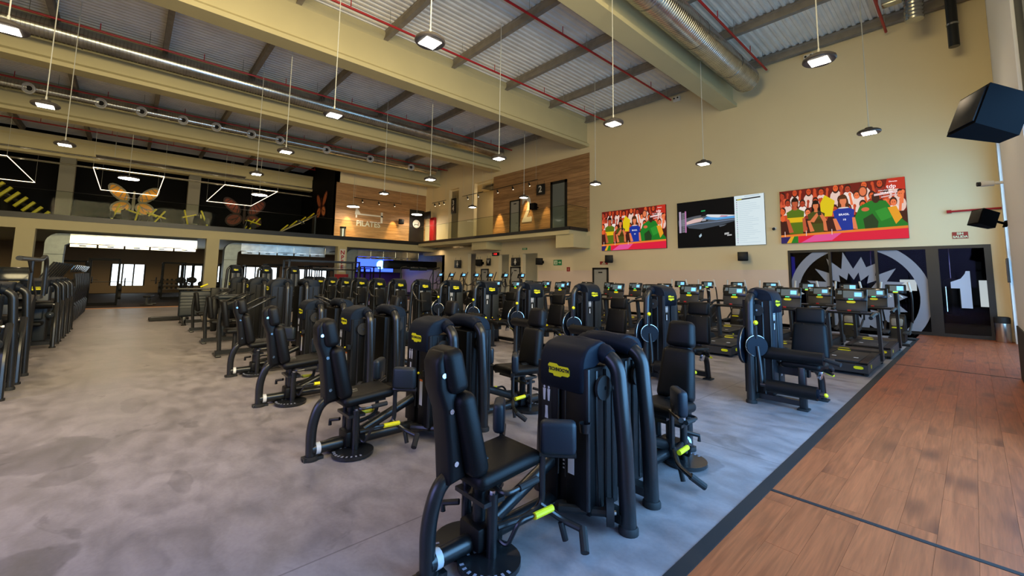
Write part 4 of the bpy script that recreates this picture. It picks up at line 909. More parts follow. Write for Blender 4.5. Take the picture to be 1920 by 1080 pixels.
# ---- leg machines: tower on the user's right, seat to the +x side, user faces -y
def make_leg(kind):
    t_ = thing('leg_%s_machine' % ('curl' if kind == 'curl' else 'extension'), 'x', 'gym machine', group='leg machines in the middle row')
    tower(t_, 1.58, .78, .22, (.0, .40, 0), R(90), 'black_body', True, 'shroud', .058)
    cxs = .56
    # pivot disc and swing arm on the front post
    up = kind == 'up'
    c = Vector((.10, -.02, .80))
    d = MB().cyl(c+Vector((-.01,-.03,0)), c+Vector((.03,-.07,0)), .14, 24).build('cam_disc', 'shroud', t_)
    ax = Vector((.04,-.04,0)).normalized(); e1 = Vector((.7071,.7071,0)); cc = c+Vector((.01,-.05,0)); MB().tube([cc+e1*.143*math.cos(R(a_*15))+Vector((0,0,.143*math.sin(R(a_*15)))) for a_ in range(25)], .007, 6, False).build('disc_rim', 'galv', d)
    D2 = MB().cyl((-.10,.06,.78),(-.06,.06,.78),.26,28).build('large_cam', 'shroud', t_); MB().tube([(-.06,.06+.262*math.cos(R(a_*12)),.78+.262*math.sin(R(a_*12))) for a_ in range(31)], .006, 6, False).build('cam_rim', 'galv', D2)
    MB().tube(fil([c+Vector((.02,-.07,.10)), c+Vector((.02,-.08,.28))],.03), .018, 8).build('range_lever', 'black_metal', t_); MB().sphere(c+Vector((.02,-.08,.32)), .032, 8, 6).build('lever_knob', 'yellow', t_)
    zr = .74 if up else .30; yr = -.30 if up else -.12
    MB().tube(fil([c+Vector((.03,-.07,0)), (.16, (c.y+yr)/2-.03, (c.z+zr)/2), (.18, yr, zr)], .05), .026, 10).build('swing_arm', 'black_metal', t_)
    rl = MB().cyl((.24,yr,zr),(.80,yr,zr),.085,18).build('ankle_roller', 'vinyl', t_)
    MB().cyl((.16,yr,zr),(.87,yr,zr),.028,10).build('roller_axle', 'black_metal', rl); MB().cyl((.80,yr,zr),(.825,yr,zr),.06,16).build('roller_cap','shroud',rl); MB().sphere((.885,yr,zr),.026,8,6).build('axle_knob','yellow',rl)
    if kind == 'curl':
        rl = MB().cyl((.16,.10,.70),(.84,.10,.70),.085,18).build('thigh_roller', 'vinyl', t_); MB().cyl((.08,.10,.70),(.95,.10,.70),.025,10).build('roller_axle','black_metal',rl); MB().cyl((.86,.10,.70),(1.02,.06,.665),.028,10).build('handle','rubber',rl)
    # seat, back
    MB().rbox((cxs,.40,.56),(.46,.52,.10),.04,(R(-4),0,0),3).build('seat', 'vinyl', t_)
    MB().rbox((cxs,.72,.86),(.47,.11,.50),.05,(R(-10),0,0),3,.86).build('backrest', 'vinyl', t_); MB().rbox((cxs,.80,1.205),(.36,.11,.23),.04,(R(-8),0,0),3).build('headrest', 'vinyl', t_)
    MB().rbox((cxs,.78,.78),(.10,.08,.75),.02,(R(-10),0,0)).build('back_post', 'black_metal', t_)
    for x in (cxs-.08, cxs+.08): MB().cyl((x,.74,1.085),(x,.705,1.075),.012,6).build('bolt','chrome',t_)
    # frame
    MB().box(.0,.62,.32,.42,.40,.50).build('cross_beam', 'black_metal', t_, 0)
    MB().rbox((.58,.16,.28),(.085,.10,.56),.02).build('front_leg', 'black_metal', t_); MB().rbox((.58,.16,.012),(.13,.16,.024),.01).build('foot','rubber',t_)
    MB().tube(fil([(.62,.62,.50),(.64,.86,.36),(.64,.92,.02)],.10),.045,10).build('rear_leg','black_metal',t_); MB().rbox((.64,.92,.012),(.14,.16,.024),.01).build('foot','rubber',t_)
    MB().box(.02,.58,.12,.20,.05,.12).build('low_beam','black_metal',t_,0); MB().box(.0,.64,.84,.92,.05,.13).build('low_beam','black_metal',t_,0)
    for s in (-1,1):
        g=MB().tube(fil([(cxs+s*.16,.50,.50),(cxs+s*.30,.48,.50),(cxs+s*.31,.30,.58)],.05),.015,8).build('side_handle','black_metal',t_); MB().cyl((cxs+s*.308,.40,.54),(cxs+s*.31,.28,.59),.022,10).build('grip','rubber',g)
    MB().tube([(.74,.50,.50),(.86,.44,.47)],.02,8).build('adjust_lever','black_metal',t_); badge_ = MB().rbox((.80,.60,.44),(.10,.02,.03),.008,(0,R(20),0)).build('lever_tag','yellow',t_)
    MB().rbox((.70,.56,.42),(.05,.10,.12),.01,(0,R(15),0)).build('adjust_bracket','chrome',t_)
    return t_
lc = make_leg('curl'); le = make_leg('down'); lu = make_leg('up')
on = ['nearest the wood floor', 'second from the wood floor', 'third from the wood floor', 'fourth from the wood floor', 'fifth from the wood floor', 'sixth from the wood floor']
for k, p in enumerate((lc, le, lu, lu, lu, le)):
    put(p, '%s in the middle row, %s' % (('black seated leg curl machine','black leg extension machine','leg machine with raised roller','leg machine with raised roller','leg machine with raised roller','black leg extension machine')[k], on[k]), (-2.20-1.62*k, 6.6, 0))
# ---- upper body machines: same tower, seat with arms
def make_press(kind=0):
    t_ = thing('chest_press_machine' if kind == 0 else 'row_machine', 'x', 'gym machine', group='upper body machines beyond the leg machines')
    tower(t_, 1.58, .72, .22, (0, .36, 0), R(90), 'black_body', True, 'shroud', .052)
    MB().rbox((.62,.30,.50),(.38,.40,.09),.035,(0,0,0),3).build('seat','vinyl',t_)
    MB().rbox((.40,.30,.90),(.10,.34,.62),.04,(0,R(-10),0),3,.9).build('backrest','vinyl',t_); MB().rbox((.34,.30,.84),(.06,.10,.74),.015,(0,R(-10),0)).build('back_post','black_metal',t_)
    MB().cyl((.60,.30,.02),(.60,.30,.46),.045,10).build('seat_post','black_metal',t_); MB().box(.05,.72,.26,.34,.04,.12).build('base_beam','black_metal',t_,0); MB().rbox((.72,.30,.02),(.10,.46,.04),.015).build('foot_bar','black_metal',t_)
    for s in (-1,1):
        a = MB().tube(fil([(.12,.30+s*.20,1.30),(.30,.30+s*.42,1.25),(.56,.30+s*.40,.98),(.72,.30+s*.34,.95)] if kind == 0 else [(.12,.30+s*.15,1.0),(.5,.30+s*.36,1.05),(.86,.30+s*.36,.92)],.10),.026,10).build('press_arm','black_metal',t_)
        MB().cyl((.66,.30+s*.36,.95),(.80,.30+s*.22,.95),.026,10).build('grip','rubber',a)
    MB().sphere((.30,.30,.52),.028,8,6).build('adjust_knob','yellow',t_)
    return t_
cp = make_press(0); rw = make_press(1)
for k in range(6, 14):
    put((cp, rw)[k % 2], '%s gym machine with yellow badge in the middle row, counted from the wood floor' % ordn[k], (-2.20-1.62*k, 6.6, 0))
# taller pairs beyond the abductor rows
def make_tall():
    t_ = thing('pulley_machine', 'x', 'gym machine', group='tall machines at the end of the abductor rows')
    tower(t_, 1.58, .72, .28, (0, 1.2, 0), 0, detail=False)
    MB().rbox((0,.35,.50),(.40,.44,.09),.035,(0,0,0),3).build('seat','vinyl',t_); MB().rbox((0,.10,.86),(.40,.10,.56),.04,(R(8),0,0),3,.9).build('backrest','vinyl',t_)
    MB().cyl((0,.32,.02),(0,.32,.46),.045,10).build('seat_post','black_metal',t_); MB().box(-.05,.05,-.02,1.1,.03,.11).build('base_beam','black_metal',t_,0); MB().rbox((0,.02,.02),(.50,.10,.04),.015).build('foot_bar','black_metal',t_)
    MB().tube(fil([(0,.06,.06),(0,.02,.7),(0,.05,1.05)],.1),.04,10).build('back_post','black_metal',t_)
    for s in (-1,1):
        a=MB().tube(fil([(s*.18,1.0,1.2),(s*.38,.8,1.15),(s*.38,.45,.95)],.10),.024,10).build('press_arm','black_metal',t_); MB().cyl((s*.38,.52,1.0),(s*.38,.36,.90),.026,10).build('grip','rubber',a)
    return t_
tl = make_tall()
for k, x in enumerate((-10.6, -12.75, -15.4)):
    put(tl, 'tall black machine beyond the abductors, %s in its left-hand row' % ('first','second','third')[k], (x, 1.45, 0)); put(tl, 'tall black machine beyond the abductors turned to the camera, %s in its row' % ('first','second','third')[k], (x, 4.25, 0), R(180))
# ---- two padded floor machines at the aisle: a ribbed leg press and a hip table
t_ = thing('leg_press_machine', 'machine with two ribbed blue pads on the aisle side', 'gym machine', (-17.6, 1.75, 0))
for s_ in (0, 1):
    p = MB().rbox((.05-.25*s_, s_*1.0, .68), (.14,.92,.84), .06, (0,R(-6),0), 3).build('ribbed_pad', 'blue_pad', t_)
    for k in range(7): MB().rbox((.125-.25*s_, s_*1.0, .36+k*.10), (.02,.86,.07), .008, (0,R(-6),0)).build('pad_rib', 'blue_pad', p)
MB().rbox((.1,.5,.85),(.16,.26,.7),.03).build('pivot_column','black_body',t_); MB().rbox((-.1,.5,1.16),(.30,2.0,.06),.02).build('top_beam','black_metal',t_)
for x,y in ((.35,-.3),(.35,1.3),(-.6,-.3),(-.6,1.3)): MB().rbox((x,y,.14),(.10,.10,.28),.02).build('leg','black_metal',t_); MB().rbox((x,y,.012),(.14,.14,.024),.01).build('foot','rubber',t_)
for y in (-.3,1.3): MB().box(-.6,.35,y-.05,y+.05,.08,.18).build('side_beam','black_metal',t_,0)
MB().box(.30,.40,-.3,1.3,.08,.18).build('cross_beam','black_metal',t_,0); MB().rbox((.2,.6,.22),(.5,.9,.08),.02,(0,R(12),0)).build('foot_plate','timber_edge' if False else 'purlin',t_)
MB().cyl((-.1,.1,1.22),(-.1,.3,1.32),.025,8).build('grip','yellow',t_)
t_ = thing('hip_table_machine', 'blue padded table machine just before the farthest left abductor', 'gym machine', (-13.95, 1.95, 0))
MB().rbox((0,.55,1.05),(.55,1.35,.12),.05,(0,0,0),3).build('table_pad','blue_pad',t_); MB().rbox((0,.55,.82),(.40,1.15,.24),.03).build('under_housing','shroud',t_)
for y in (.05,1.05):
    MB().tube([(.15,y,.72),(.20,y,.0)],.075,12).build('leg','blue_pad',t_); MB().lathe([(.095,0),(.095,.03)],14,Matrix.Translation((.20,y,0))).build('foot_cap','rubber',t_)
MB().tube([(.20,.05,.14),(.20,1.05,.14)],.05,10).build('low_beam','black_metal',t_); MB().tube([(.18,.05,.40),(.18,1.05,.40)],.05,10).build('mid_beam','black_metal',t_); MB().box(-.8,.2,.05,.15,.06,.14).build('base_beam','black_metal',t_,0); MB().rbox((-.55,.5,.32),(.5,.9,.06),.02,(0,R(-15),0)).build('foot_plate','purlin',t_)
MB().rbox((-.30,-.1,.55),(.16,.14,.9),.03).build('back_post','black_body',t_)
t_ = thing('footplate', 'flat black plate lying in the aisle before the ribbed machine', 'plate', (-19.6, 1.2, 0)); MB().rbox((0,0,.05),(.7,1.1,.10),.02).build('plate','rubber',t_); MB().rbox((0,0,.108),(.6,1.0,.012),.004).build('tread','black_body',t_)
# ================================================================== CARDIO
# treadmill: origin at the centre of the deck's rear end, user walks towards +y
def make_treadmill():
    t_ = thing('treadmill', 'x', 'treadmill', group='treadmills in two rows')
    dk = MB().prism([(0,.06),(.02,.20),(.10,.225),(1.45,.245),(1.50,.29),(1.62,.315),(1.95,.28),(2.08,.20),(2.1,.06)], -.41, .41, 0).build('deck', 'tm_grey', t_, 30)
    MB().box(-.27,.27,.06,1.46,.226,.252).build('belt', 'belt', dk, 0)
    for s in (-1,1):
        MB().prism([(.02,.225),(1.46,.25),(1.46,.268),(.02,.243)], s*.34-.06, s*.34+.06, 0).build('side_rail','black_body',dk,0)
        MB().rbox((s*.36,.12,.03),(.07,.10,.06),.015).build('foot','rubber',t_); MB().rbox((s*.36,1.9,.03),(.07,.10,.06),.015).build('foot','rubber',t_)
        b = obj('logo_badge', SMALLBADGE, dk, (s*.412, .32, .15), (0,0,R(90)*s)); b.scale=(.55,1,1)
        u = MB().prism([(1.52,.10),(1.66,.10),(1.50,1.06),(1.38,1.06)], s*.42-.028, s*.42+.028, 0).build('upright','tm_grey',t_,0)
        MB().tube(fil([(s*.40,1.48,1.06),(s*.40,1.10,1.06),(s*.38,.86,1.0)],.08),.036,10).build('handrail','blue_pad',t_)
        MB().rbox((s*.17,.50,.258),(.07,.06,.004),.001).build('deck_mark','white_print',dk)
    b = obj('logo_badge', SMALLBADGE, dk, (.27, -.004+.012, .15)); b.scale=(.7,1,.8)
    b = obj('logo_badge', SMALLBADGE, dk, (-.18, 1.485, .272), (R(-50),0,0)); b.scale=(1.2,1,1.2)
    MB().box(-.44,.44,1.36,1.52,1.03,1.09).build('cross_bar','black_body',t_,0)
    MB().rbox((0,1.24,1.07),(.70,.26,.05),.02).build('control_tray','black_body',t_)
    m = MB(); 
    for x in (-.26,.26): m.box(x-.07,x+.07,1.11,1.115,1.092,1.10)
    m.build('tray_trim','orange' if False else 'chrome',t_,0)
    c = obj('console', None, t_, (0,1.40,1.10), (R(-14),0,0)); c.empty_display_size=.1
    MB().rbox((0,.02,.11),(.52,.05,.24),.015,(0,0,0),2).build('lower_panel','tm_grey',c); MB().rbox((0,.0,.34),(.54,.05,.26),.02).build('screen_case','scr_dark',c)
    sc = MB().box(-.13,.21,-.029,-.026,.27,.42).build('screen','scr_grey',c,0); MB().box(.06,.18,-.031,-.028,.30,.39).build('screen_window','scr_blue',sc,0); MB().box(-.22,-.15,-.029,-.026,.34,.42).build('side_window','scr_grey',c,0)
    MB().box(-.04,.04,-.030,-.026,.235,.245).build('status_light','green_led',c,0)
    b = obj('logo_badge', SMALLBADGE, c, (0,-.008,.185)); b.scale=(.75,1,.75)
    MB().cyl((-.03,-.20,-.04),(.03,-.20,-.04),.02,8).build('stop_key','red',c)
    MB().box(-.05,.05,-.18,-.10,-.075,-.06).build('under_light','green_led',c,0)
    return t_
tm = make_treadmill()
for k in range(12):
    x = -1.78-1.165*k
    put(tm, 'front row treadmill facing the screen wall, %s the wood floor' % ('nearest' if k == 0 else ordn[k]+' from'), (x, 9.95, 0))
for k in range(12):
    x = -1.74-1.14*k
    put(tm, 'back row treadmill facing the screen wall, %s the wood floor' % ('nearest' if k == 0 else ordn[k]+' from'), (x, 12.65, 0))
def make_elliptical():
    t_ = thing('cross_trainer', 'x', 'cross trainer', group='cross trainers and climbers in front of the screen wall')
    MB().prism([(-.15,.03),(.45,.03),(.62,.35),(.52,.72),(.30,.80),(.10,.72),(-.10,.35)], -.16, .16, 0).build('drive_housing','black_body',t_,40)
    o = MB().rbox((0,.04,.56),(.26,.10,.24),.04,(R(-18),0,0)).build('rear_cover','purlin',t_); b = obj('logo_badge', SMALLBADGE, t_, (0,-.065,.42)); b.scale=(1.1,1,.9)
    MB().box(-.10,.10,-.75,1.0,.02,.09).build('base_beam','black_metal',t_,0)
    for y in (-.72,.95): MB().rbox((0,y,.035),(.62,.10,.07),.02).build('floor_bar','rubber',t_)
    MB().tube(fil([(0,.30,.72),(0,.36,1.05),(0,.28,1.40)],.1),.06,12).build('mast','black_metal',t_)
    c = obj('console', None, t_, (0,.24,1.52), (R(-12),0,0)); MB().rbox((0,0,0),(.46,.05,.26),.02).build('screen_case','scr_dark',c); sc=MB().box(-.12,.19,-.030,-.026,-.06,.09).build('screen','scr_grey',c,0); MB().box(.03,.17,-.033,-.029,-.05,.08).build('screen_window','scr_blue',sc,0); b=obj('logo_badge',SMALLBADGE,c,(0,-.03,-.105)); b.scale=(.6,1,.5)
    MB().box(-.05,.05,-.031,-.026,-.088,-.075).build('status_light','green_led',c,0)
    for s in (-1,1):
        a = MB().tube(fil([(s*.30,.42,.55),(s*.33,.30,1.0),(s*.34,.20,1.35),(s*.29,.10,1.72)],.15),.022,10).build('swing_handle','black_metal',t_); MB().tube([(s*.325,.17,1.45),(s*.29,.10,1.72)],.027,10).build('grip','number_white',a)
        MB().tube(fil([(s*.10,.22,1.30),(s*.16,.10,1.28),(s*.10,.02,1.33)],.06),.018,8).build('fixed_handle','number_white',t_)
        MB().tube(fil([(s*.28,.42,.56),(s*.26,-.20,.28),(s*.22,-.55,.30)],.2),.028,10).build('stride_arm','tm_grey',t_); MB().rbox((s*.22,-.30,.31),(.17,.42,.05),.02,(R(4),0,0)).build('pedal','rubber',t_)
    return t_
el = make_elliptical()
for k in range(7):
    put(el, 'cross trainer by the screen wall, %s the wood floor' % ('nearest' if k == 0 else ordn[k]+' from'), (-1.55-1.08*k, 16.35, 0))
# climbers further left with long slanting handles and tilted screens
def make_climber():
    t_ = thing('stair_climber', 'x', 'climber', group='climbers under the balcony')
    MB().prism([(-.45,.03),(.40,.03),(.42,.55),(.20,.85),(-.05,.60),(-.45,.25)], -.28, .28, 0).build('housing','black_body',t_,40)
    for k in range(3): MB().rbox((0,-.38+.17*k,.30+.17*k),(.46,.20,.03),.01).build('step','tm_grey',t_)
    MB().tube(fil([(0,.30,.70),(0,.42,1.2),(0,.36,1.62)],.1),.05,10).build('mast','black_metal',t_)
    c = obj('console',None,t_,(0,.32,1.78),(R(-25),0,0)); MB().rbox((0,0,0),(.44,.05,.27),.02).build('screen_case','scr_dark',c); MB().box(-.03,.18,-.031,-.026,-.05,.09).build('screen','scr_blue',c,0)
    for s in (-1,1):
        MB().tube(fil([(s*.30,.35,.6),(s*.30,.40,1.25),(s*.30,-.25,1.15),(s*.30,-.40,1.45),(s*.30,-.10,1.98)],.12),.024,8).build('handrail','black_metal',t_)
        MB().tube([(s*.05,.36,1.45),(s*.30,.10,1.22)],.02,8).build('brace','black_metal',t_)
    return t_
cl = make_climber()
for k in range(7):
    put(cl, 'climber with slanting handles under the balcony, %s the screen wall corner' % ('nearest' if k == 0 else ordn[k]+' from'), (-16.6-1.35*k, 15.6, 0), R(15))
for k in range(8): put(cl, 'climber seen edge-on in the left block, %s from the stair machine' % ('first' if k == 0 else ordn[k]), (-19.6-.78*k, -1.62, 0), 0, 'climbers in the left block')
# ---- left block: towers with roller arms in a long row beside the aisle
def make_roller_machine():
    t_ = thing('roller_machine', 'x', 'gym machine', group='machines in the left block')
    tower(t_, 1.50, .74, .25, (0,0,0), R(90), detail=False)
    # two slanted front legs towards the viewer and padded rollers held on an arm
    for y in (-.34,.36):
        MB().tube(fil([(.30,y,.95),(.62,y+.02,.60),(.70,y+.04,.02)],.2),.042,10).build('front_leg','black_metal',t_); MB().lathe([(.055,0),(.055,.03)],12,Matrix.Translation((.70,y+.04,0))).build('foot_cap','rubber',t_)
    MB().box(.0,.70,-.04,.04,.06,.14).build('base_beam','black_metal',t_,0); MB().box(.64,.74,-.30,.36,.08,.15).build('cross_beam','black_metal',t_,0)
    MB().tube(fil([(.20,.0,1.05),(.45,.0,1.02),(.62,.0,.92)],.1),.04,10).build('arm','black_metal',t_)
    for y in (-.20,.20):
        r_ = MB().cyl((.62,y-.13,.95),(.62,y+.13,.95),.09,16).build('roller_pad','vinyl',t_)
    MB().cyl((.62,-.36,.95),(.62,.36,.95),.02,8).build('roller_axle','chrome',t_); MB().sphere((.66,.30,.72),.075,14,10).build('ball_knob','blue_pad',t_); MB().sphere((.735,.31,.735),.014,8,6).build('knob_bolt','chrome',t_)
    MB().tube([(.64,.30,.72),(.30,.26,.60)],.025,8).build('knob_arm','black_metal',t_)
    MB().rbox((.46,.0,.52),(.34,.40,.09),.035,(0,0,0),3).build('seat','vinyl',t_); MB().rbox((.24,0,.82),(.09,.34,.46),.035,(0,R(-8),0),3).build('backrest','blue_pad',t_)
    return t_
rm = make_roller_machine()
for k, x in enumerate((-9.35, -10.45, -14.55, -15.65, -16.75, -17.85)): put(rm, 'machine with padded rollers in the left block, %s to the camera' % ('nearest' if k == 0 else ordn[k]+' nearest'), (x, -1.52, 0), R(0))
t_ = thing('stair_machine', 'tall stair machine with high curved handrails in the left block', 'stair machine', (-12.75, -1.80, 0))
MB().prism([(.9,.03),(-.7,.03),(-.7,1.15),(-.45,1.2),(.9,.35)], -.40, .40, 1).build('housing','black_body',t_,30)
for k in range(5): MB().rbox((.75-.26*k,0,.42+.18*k),(.28,.70,.04),.01).build('step','tm_grey',t_)
for s in (-1,1):
    MB().tube(fil([(-1.0,s*.46,1.15),(-1.0,s*.46,1.88),(-.75,s*.46,2.02),(-.2,s*.46,1.92),(2.2,s*.46,1.90)],.18),.04,10).build('handrail','black_metal',t_); MB().tube([(.85,s*.46,.15),(.85,s*.46,1.91)],.03,8).build('post','black_metal',t_)
    MB().tube([(1.3,s*.46,1.90),(.0,s*.46,1.2)],.018,8).build('brace','black_metal',t_)
MB().box(-1.04,-.60,-.46,.46,1.10,1.16).build('tray','tm_grey',t_,0); MB().rbox((-.85,0,1.62),(.05,.5,.3),.02,(0,R(-15),0)).build('console','scr_dark',t_)

# ================================================================== FREE WEIGHT AREA BELOW THE MEZZANINE
def make_rack():
    t_ = thing('power_rack', 'x', 'rack', group='power racks on the rubber floor')
    for x in (-.6,.6):
        for y in (-.55,.55): MB().box(x-.04,x+.04,y-.04,y+.04,.0,2.35).build('upright','rack_black',t_,0)
        MB().box(x-.04,x+.04,-.55,.55,2.27,2.35).build('top_beam','rack_black',t_,0); MB().box(x-.04,x+.04,-.55,.55,0,.08).build('base_beam','rack_black',t_,0)
    for y in (-.55,.55): MB().box(-.6,.6,y-.035,y+.035,2.27,2.34).build('cross_beam','rack_black',t_,0)
    MB().cyl((-.62,-1.1,1.15),(-.62,1.1,1.15),.016,8).build('barbell','chrome',t_)
    for s in (-1,1):
        MB().cyl((-.62,s*.78,1.15),(-.62,s*.84,1.15),.22,20).build('weight_plate','rubber',t_)
        for z in (.5,.9): MB().cyl((.6,s*.60,z),(.6,s*.72,z),.20,18).build('stored_plate','rubber',t_)
    return t_
rk = make_rack()
for k, (x, y) in enumerate(((-30.0,-.9), (-35.4,2.2), (-35.4,5.2), (-35.4,8.0), (-36.6,10.4), (-35.4,13.9), (-38.6,16.2), (-37.5,-2.5))):
    put(rk, 'black power rack on the rubber floor, %s' % ('standing alone at the aisle end','left of the first yellow lit column','behind the tall machines','right of the first column','in front of the middle window','before the banner column','near the blue screen','deep in the left bay')[k], (x, y, .004))
for k, (x, y) in enumerate(((-37.4, 3.4), (-37.8, 7.2), (-31.0, 7.2), (-38.0, 12.6), (-32.6, 10.2), (-39.5, 4.2), (-30.2, 13.2))):
    put(rk, 'black power rack in the free weight crowd, %s' % ('beside the second column','behind the middle bay','nearest the weight towers','under the right duct start','left of the lettered column','far back in the middle bay','right of the lettered column')[k], (x, y, .004), R(90))
def make_bench():
    t_ = thing('weight_bench', 'x', 'bench', group='weight benches on the rubber floor'); MB().rbox((0,0,.44),(.30,1.15,.09),.03,(0,0,0),3).build('pad','vinyl',t_); MB().box(-.04,.04,-.5,.5,.30,.40).build('spine','black_metal',t_,0)
    for y in (-.48,.48): MB().rbox((0,y,.03),(.5,.08,.06),.02).build('floor_bar','black_metal',t_); MB().box(-.04,.04,y-.04,y+.04,.04,.36).build('leg','black_metal',t_,0)
    return t_
bn = make_bench()
for k,(x,y) in enumerate(((-29.2,.9),(-30.8,3.0),(-31,5.6))): put(bn, 'flat black weight bench, %s' % ('at the end of the aisle','under the first column','behind the ribbed machine')[k], (x,y,.004), R(80))
def make_db_rack():
    t_ = thing('dumbbell_rack', 'x', 'rack', group='dumbbell racks'); 
    for x in (-1.0,1.0): MB().prism([(-.3,0),(.3,0),(.2,1.1),(.05,1.1)], x-.04, x+.04, 0).build('side_frame','black_metal',t_,0)
    for k in range(3):
        z=.35+k*.34; MB().box(-1,1,-.16+.09*k,.16+.09*k,z-.04,z).build('shelf','black_metal',t_,0)
        for j in range(7):
            x=-.85+j*.285
            for s in (-1,1): MB().cyl((x,s*.08+.09*k-.05,z+.08),(x,s*.08+.09*k+.05,z+.08),.075,12).build('dumbbell_head','rubber',t_)
    return t_
dr = make_db_rack()
for k,(x,y,rz) in enumerate(((-44.5,3,90),(-44.5,7.5,90),(-44.5,12,90))): put(dr, 'dumbbell rack against the far wall, %s window' % ('below the second','between second and third','beside the last')[k], (x,y,.004), R(rz))
# cable station with three tall hooped towers
t_ = thing('cable_station', 'cable station of three tall hooped towers behind the padded machines', 'gym machine', (-21.5, 3.2, 0))
for k in range(3):
    tower(t_, 2.05, .62, .30, (.0, .2+k*1.15, 0), R(90), detail=False)
MB().box(-.5,-.4,-.2,2.8,.02,.10).build('base_beam','black_metal',t_,0)
# long pull-up bar rigs over the towers
t_ = thing('pull_up_rig', 'long black overhead rig with padded bar seen above the weight towers', 'rig', (-29.0, 9.5, .004))
for y in (-2.2,2.2):
    for x in (-.6,.6): MB().box(x-.05,x+.05,y-.05,y+.05,0,2.6).build('upright','black_metal',t_,0)
MB().cyl((0,-2.4,2.05),(0,2.4,2.05),.05,10).build('bar','black_metal',t_); MB().cyl((0,-.6,2.05),(0,.7,2.05),.11,14).build('bar_pad','blue_pad',t_)
for x in (-.6,.6): MB().box(x-.05,x+.05,-2.2,2.2,2.5,2.6).build('top_beam','black_metal',t_,0)
for y in (-2.2,2.2): MB().box(-.6,.6,y-.05,y+.05,2.0,2.1).build('cross_beam','black_metal',t_,0)
t_ = thing('pull_up_rig', 'overhead rig with twin padded rollers near the blue screen', 'rig', (-26.5, 15.3, 0))
for y in (-1.3,1.3): MB().tube(fil([(-.3,y,0),(-.3,y,2.25),(.5,y,2.3)],.2),.05,10).build('post','black_metal',t_)
MB().tube(fil([(-.3,-1.3,2.25),(-.3,1.3,2.25)],.1),.05,10).build('bar','black_metal',t_)
for y in (-.35,.35): MB().cyl((-.2,y-.3,2.2),(-.2,y+.3,2.2),.12,14).build('roller_pad','blue_pad',t_)
# galvanised box ducts hung under the mezzanine
for k,(y0,y1) in enumerate(((-3.4,3.1),(4.6,11.0),(12.6,19.0))):
    t_ = thing('box_duct', 'bright galvanised box duct under the mezzanine, %s bay' % ('left','middle','right')[k], 'duct', (-33.2, y0, 0), 0, 'box ducts under the mezzanine')
    n = 5; L_ = (y1-y0-.9)/n; o0 = .9
    for j in range(n):
        MB().box(-.9,.0, o0+j*L_+.012, o0+(j+1)*L_-.012, 3.22, 3.74).build('duct_section','galv',t_,0); MB().box(-.92,.02, o0+(j+1)*L_-.012, o0+(j+1)*L_+.012, 3.2, 3.76).build('flange','galv',t_,0)
    for j in range(n): MB().box(-.02,.04, o0+j*L_+.04, o0+(j+1)*L_-.04, 3.02, 3.18).build('diffuser_strip','galv',t_,0); MB().box(.03,.05, o0+j*L_+L_*.35, o0+j*L_+L_*.6, 3.07, 3.12).build('grille','ink',t_,0)
    # elbow dropping beside the column
    pts = [(.9, 3.74)] + [(.55-.55*math.sin(R(t)), 3.19+.55*math.cos(R(t))) for t in (0,20,40,60,80,90)] + [(.0, 2.6), (.72, 2.6), (.74, 3.1), (.9, 3.22)]
    MB().prism(pts, -.8, 0, 0).build('elbow', 'galv_dull', t_, 30); MB().box(-.8, 0, 0, .72, .004, 2.58).build('riser', 'galv_dull', t_, 0)
# lettered banner and red panel on the third column
t_ = thing('column_banner', 'cream banner with red letters on the column', 'banner', (-31.33, 11.6, 2.75)); MB().box(0,.02,-.22,.22,-.85,.85).build('sheet','number_white',t_,0)
for k, c_ in enumerate('NPFE'): obj('lettering', text_mesh(c_, .42, 'red', .003, bold=.012), t_, (.024,0,.58-.36*k), FACE_PX)
tag(MB().box(-31.32,-31.28,11.1,12.1,.9,1.75).build('red_panel','red',None,0), 'square red panel at the foot of the lettered banner', 'panel')
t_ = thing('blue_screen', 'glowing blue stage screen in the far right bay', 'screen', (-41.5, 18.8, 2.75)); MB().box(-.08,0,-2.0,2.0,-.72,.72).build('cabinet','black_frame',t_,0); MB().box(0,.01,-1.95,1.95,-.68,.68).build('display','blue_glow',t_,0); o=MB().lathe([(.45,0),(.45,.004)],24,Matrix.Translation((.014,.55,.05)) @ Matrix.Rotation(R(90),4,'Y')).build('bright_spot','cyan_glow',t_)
t_ = thing('dark_canopy', 'long black canopy box beside the blue screen', 'canopy', (-35.5, 19.6, 2.7)); MB().rbox((0,0,0),(1.2,5.2,.75),.1).build('box','black_body',t_); 
for y in (-2.2,0,2.2): MB().cyl((0,y,.3),(0,y,1.1),.012,5).build('hanger','cable',t_)
t_ = thing('stage_wall', 'dark violet partition below the blue screen', 'partition', (-41.7, 18.8, 0)); MB().box(-.05,0,-3,3.1,0,2.0).build('panel','purple_wall' if 'purple_wall' in MATS else mat('purple_wall',(.05,.015,.10),.6).name,t_,0); MB().box(-.06,.02,-3,3.1,1.97,2.02).build('top_trim','black_frame',t_,0)
d_ = bpy.data.lights.new('stage_fill','AREA'); d_.energy=60; d_.color=(.25,.1,1); d_.size=2; o_=bpy.data.objects.new('stage_fill',d_); COL.objects.link(o_); o_.location=(-39.5,17.5,3.6)  # violet fill without a fixture, added in front of the blue screen

